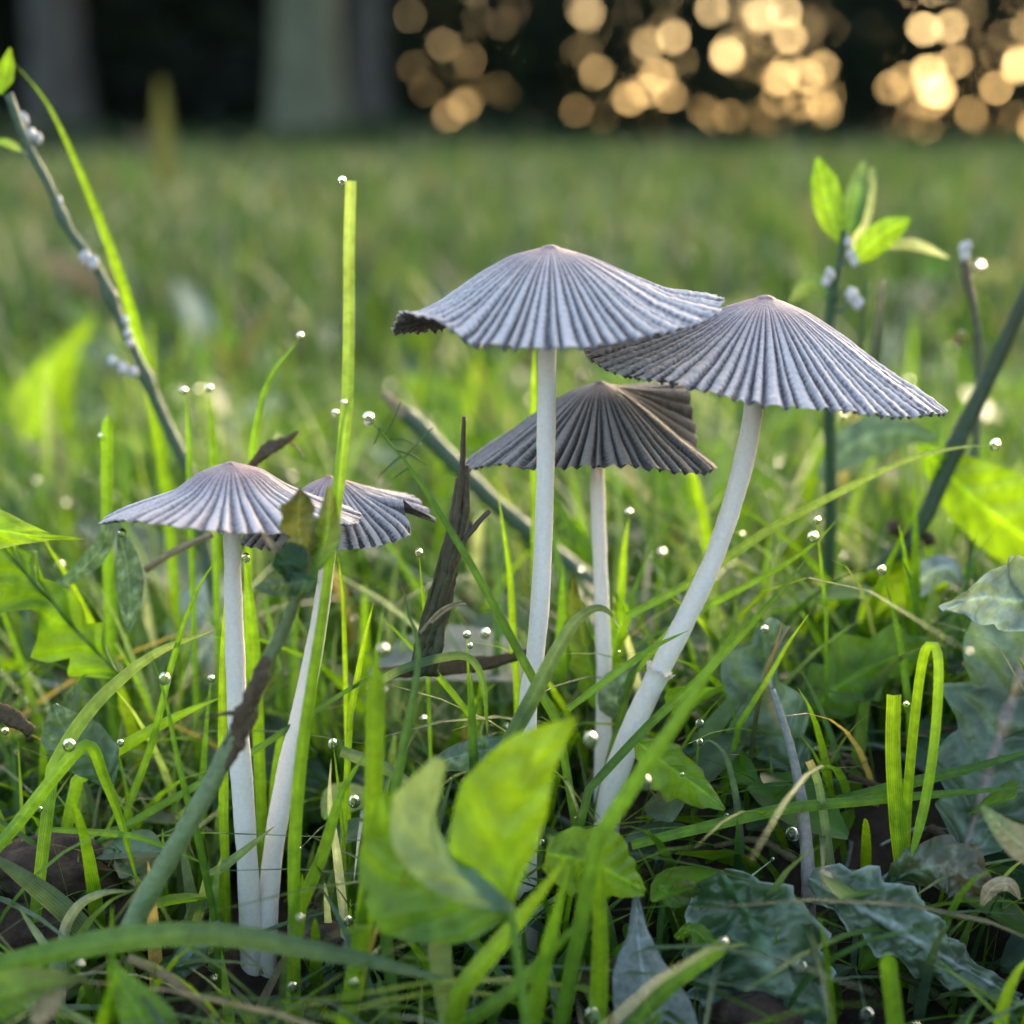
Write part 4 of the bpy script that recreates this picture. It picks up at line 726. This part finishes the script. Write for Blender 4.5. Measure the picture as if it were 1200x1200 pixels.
c2 = turf('grass', 'lawn grass just behind the mushrooms', 6500, .186, .46, .018, .044, .0014, 22, 6, GC, [2, 4, 5, 3, 3, 1, .4, 3, .8], True, droop=.6)
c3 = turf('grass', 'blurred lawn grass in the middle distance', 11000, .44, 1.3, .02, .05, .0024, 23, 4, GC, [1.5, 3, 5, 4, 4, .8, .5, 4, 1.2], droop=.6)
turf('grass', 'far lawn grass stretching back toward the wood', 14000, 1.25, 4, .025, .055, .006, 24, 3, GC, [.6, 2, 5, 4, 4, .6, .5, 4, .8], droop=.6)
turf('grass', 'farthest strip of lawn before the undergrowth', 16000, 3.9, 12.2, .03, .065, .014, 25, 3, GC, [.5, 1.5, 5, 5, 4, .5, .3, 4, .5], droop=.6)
# low broad-leaved weeds between the grass, too many to count
def weeds(name, label, n, y0, y1, size, seed, cols):
    r = np.random.RandomState(seed); y = np.sqrt(r.uniform(y0*y0, y1*y1, n)); x = r.uniform(-1, 1, n)*(y*600/FPX*1.25+.012)
    b = np.stack([x, y, ground(x, y)+r.rand(n)*.012], -1); az = r.rand(n)*6.283; L_ = size*(.5+r.rand(n)); up = .15+r.rand(n)*.9
    t_ = np.linspace(0, 1, 7)[None, :, None]
    D = np.stack([np.cos(az), np.sin(az), up], -1)[:, None]; C = b[:, None]+D*L_[:, None, None]*t_+np.array([0, 0, -1])*(t_**2)*L_[:, None, None]*.45
    S = np.stack([-np.sin(az), np.cos(az), r.randn(n)*.4], -1)[:, None]; hw = (np.sin(np.clip(t_, .02, .985)*math.pi)**.7)*L_[:, None, None]*.27
    V = np.stack([C-S*hw, C-S*hw*.5-[0, 0, .12]*hw, C-[0, 0, .3]*hw, C+S*hw*.5-[0, 0, .12]*hw, C+S*hw], 2)
    px, py = proj(C); keep = np.ones(n, bool); front = y < .186
    for k in STEMS: keep &= ~(front & (seg_dist(px, py, STEMS[k]).min(1) < 26))
    for (a, b_, c, d) in BOXES: keep &= ~(front & ((px > a-20) & (px < c+20) & (py > b_) & (py < d)).any(1))
    keep &= py.min(1) > np.where(y < .155, 1020, np.where(y < .186, 800, 0))
    V = V[keep]; n = len(V); F = (grid_faces(7, 5)[None]+(np.arange(n)*35)[:, None, None]).reshape(-1, 4)
    ci = np.array([TINT[c] for c in cols])[r.randint(0, len(cols), n)]*(.6+.7*r.rand(n, 1)); cc = np.ones((n, 7, 5, 4)); cc[..., :3] = ci[:, None, None]; cc[:, :, 2, :3] *= 1.5
    o = add_mesh(name, V, F, M['leaf'], None, {'col': ('FLOAT_COLOR', cc)}); tag(o, label, None, kind='stuff')
weeds('weeds', 'small broad weed leaves growing low between the grass blades', 420, .150, .20, .0075, 31, ['dark', 'slate', 'mid', 'blue', 'bright'])
weeds('weeds', 'blurred broad weed leaves in the lawn behind the mushrooms', 900, .19, .75, .018, 32, ['lime', 'bright', 'mid', 'slate', 'blue', 'frost'])
# dry litter on the soil
bag = Bag(); r = np.random.RandomState(41)
for i in range(240):
    y = r.uniform(.125, .2); x = r.uniform(-1, 1)*(y*.36+.01); a = r.rand()*6.28; l = r.uniform(.003, .013); z = float(ground(x, y))+r.rand()*.004
    q = np.array([x, y, z]); px, py = proj(q)
    if min(seg_dist(np.array([px]), np.array([py]), STEMS[k])[0] for k in STEMS) < 30 and py < 1100: continue
    C = spline([q, q+[math.cos(a)*l*.5, math.sin(a)*l*.5, .001+r.rand()*.002], q+[math.cos(a+.3)*l, math.sin(a+.3)*l, r.rand()*.003]], 6)
    V, F = tube(C, r.uniform(.00018, .0006)*np.linspace(1, .6, 6), 6, .3, i); c = rgba(TINT[['dry', 'brown', 'grey', 'brown', 'dusky'][r.randint(5)]], .6+.6*r.rand()); bag.add(V, F, np.tile(c, (len(V), 1)))
o = bag.build('litter', M['dry']); tag(o, 'dry straws and brown crumbs littering the soil', None, kind='stuff')

# ------------------------------------------------------------------ dew
def drop_mesh():
    n, k = 13, 20; th = np.linspace(0, math.pi, n); ph = np.linspace(0, 2*math.pi, k, endpoint=False)
    V = np.stack([np.sin(th)[:, None]*np.cos(ph), np.sin(th)[:, None]*np.sin(ph), np.repeat((np.cos(th)*np.where(np.cos(th) > 0, 1.12, .98))[:, None], k, 1)], -1)
    return V.reshape(-1, 3), grid_faces(n, k, True)
DV, DF = drop_mesh(); first = add_mesh('dew_drop', DV, DF, M['dew']); used = False
for label, x, y, Y, d in [
    ('clear dew drop clinging beside the top of the tall cut stalk', 401, 212, 17.0, 12), ('dew drop at the tip of the thin leaning blade', 352, 394, 18.4, 10),
    ('dew drop just off the tip of the thin upright blade behind the cap', 215, 458, 19, 11), ('dew drop on the upright blade between the thin and leaning ones', 245, 455, 19, 11),
    ('dew drop on the stubby upright tip', 119, 512, 18.6, 9), ('dew drop where the tall stalk meets the broad blade', 393, 484, 15.0, 10), ('small dew drop above the junction of stalk and broad blade', 403, 472, 15.0, 8),
    ('dark oval dew drop at the bristly stem tip', 432, 491, 15.4, 17), ('flattened dew drop under the rim of the mauve-tipped cap', 143, 625, 15.4, 11), ('dew drop between the rim and stem of the mauve-tipped mushroom', 259, 624, 15.1, 8),
    ('white glinting drop under the crumpled cap by the stem', 288, 654, 16.0, 12), ('hanging teardrop of dew on the slender blade', 193, 796, 15.1, 16), ('large clear dew drop beside the fold of the bright blade', 81, 874, 14.9, 17),
    ('dew drop on the edge of the round dark leaf', 141, 871, 15.9, 10), ('large glassy drop at the cut tip of the blurred bright blade', 449, 762, 13.6, 17), ('round drop before the dead grass bundle', 491, 648, 16.6, 11),
    ('round drop above the arched dark blade', 547, 744, 16.6, 11), ('round pale drop above the dark twig', 569, 743, 18, 13), ('small drop under the arched drop', 551, 757, 16.4, 8),
    ('large pearly drop beside the tip of the heart-shaped leaf', 692, 867, 14.0, 19), ('large pearly drop by the foot of the curved stem', 755, 917, 14.0, 20), ('drop at the tip of the long arching blade', 1166, 522, 18.1, 15),
    ('large drop at the tips of the crossing pair of blades', 953, 630, 17.4, 16), ('small drop above the crossing pair of blades', 958, 610, 17.6, 10), ('drop at the tip of the thin upright blade over the large leaves', 1033, 669, 17.1, 13),
    ('small drop in the torn top of the lime blade', 1062, 826, 15.3, 9), ('drop among the grass above the thin tip', 896, 738, 17.2, 11), ('drop beside the yellow-green toothed leaf', 820, 848, 16.2, 12), ('drop on the hooked grass stem', 820, 870, 15.8, 10),
    ('large bright drop on the drooping leaf', 938, 1134, 14.2, 20), ('dark drop beside the level grass stems', 928, 978, 15.6, 20), ('drop on the blurred slanting stalk', 848, 1106, 13.4, 14), ('drop at the bottom beside the drooping leaf', 1016, 1190, 13.8, 20),
    ('drop at the bottom before the papery dead leaf', 694, 1192, 13.2, 22), ('round drop at the tip of the short blade between stems', 737, 601, 18.5, 11), ('round drop near the curved stem', 776, 648, 20.5, 11), ('drop by the bud of the thin stalk', 1148, 313, 21.2, 16),
    ('drop near the bright upright blurred blade', 408, 1080, 14.6, 13), ('dew drop near the left stems in the turf', 390, 872, 15.6, 13), ('dew drop low in the turf between grass blades', 415, 940, 15.2, 16), ('dew drop on the small blade by the feet of the left stems', 343, 1158, 14.2, 15)]:
    o = first if not used else first.copy()
    if used: COL.objects.link(o)
    used = True; p = P(x, y, Y); s = .44*d*pxm(p); o.location = p; o.scale = (s, s, s*random.Random(x).uniform(.95, 1.12)); tag(o, label, 'dew drop', 'dew drops on the grass')
bag = Bag(); r = np.random.RandomState(55)
for C, n in ((c1, 170), (c2, 260), (c3, 60)):
    for i in r.choice(len(C), n, replace=False):
        k = r.randint(3, C.shape[1]) if r.rand() < .4 else C.shape[1]-1; p = C[i, k]; bag.add(DV*r.uniform(.00012, .00042)+p, DF)
o = bag.build('dew', M['dew']); tag(o, 'countless tiny dew drops scattered over the grass', None, kind='stuff')
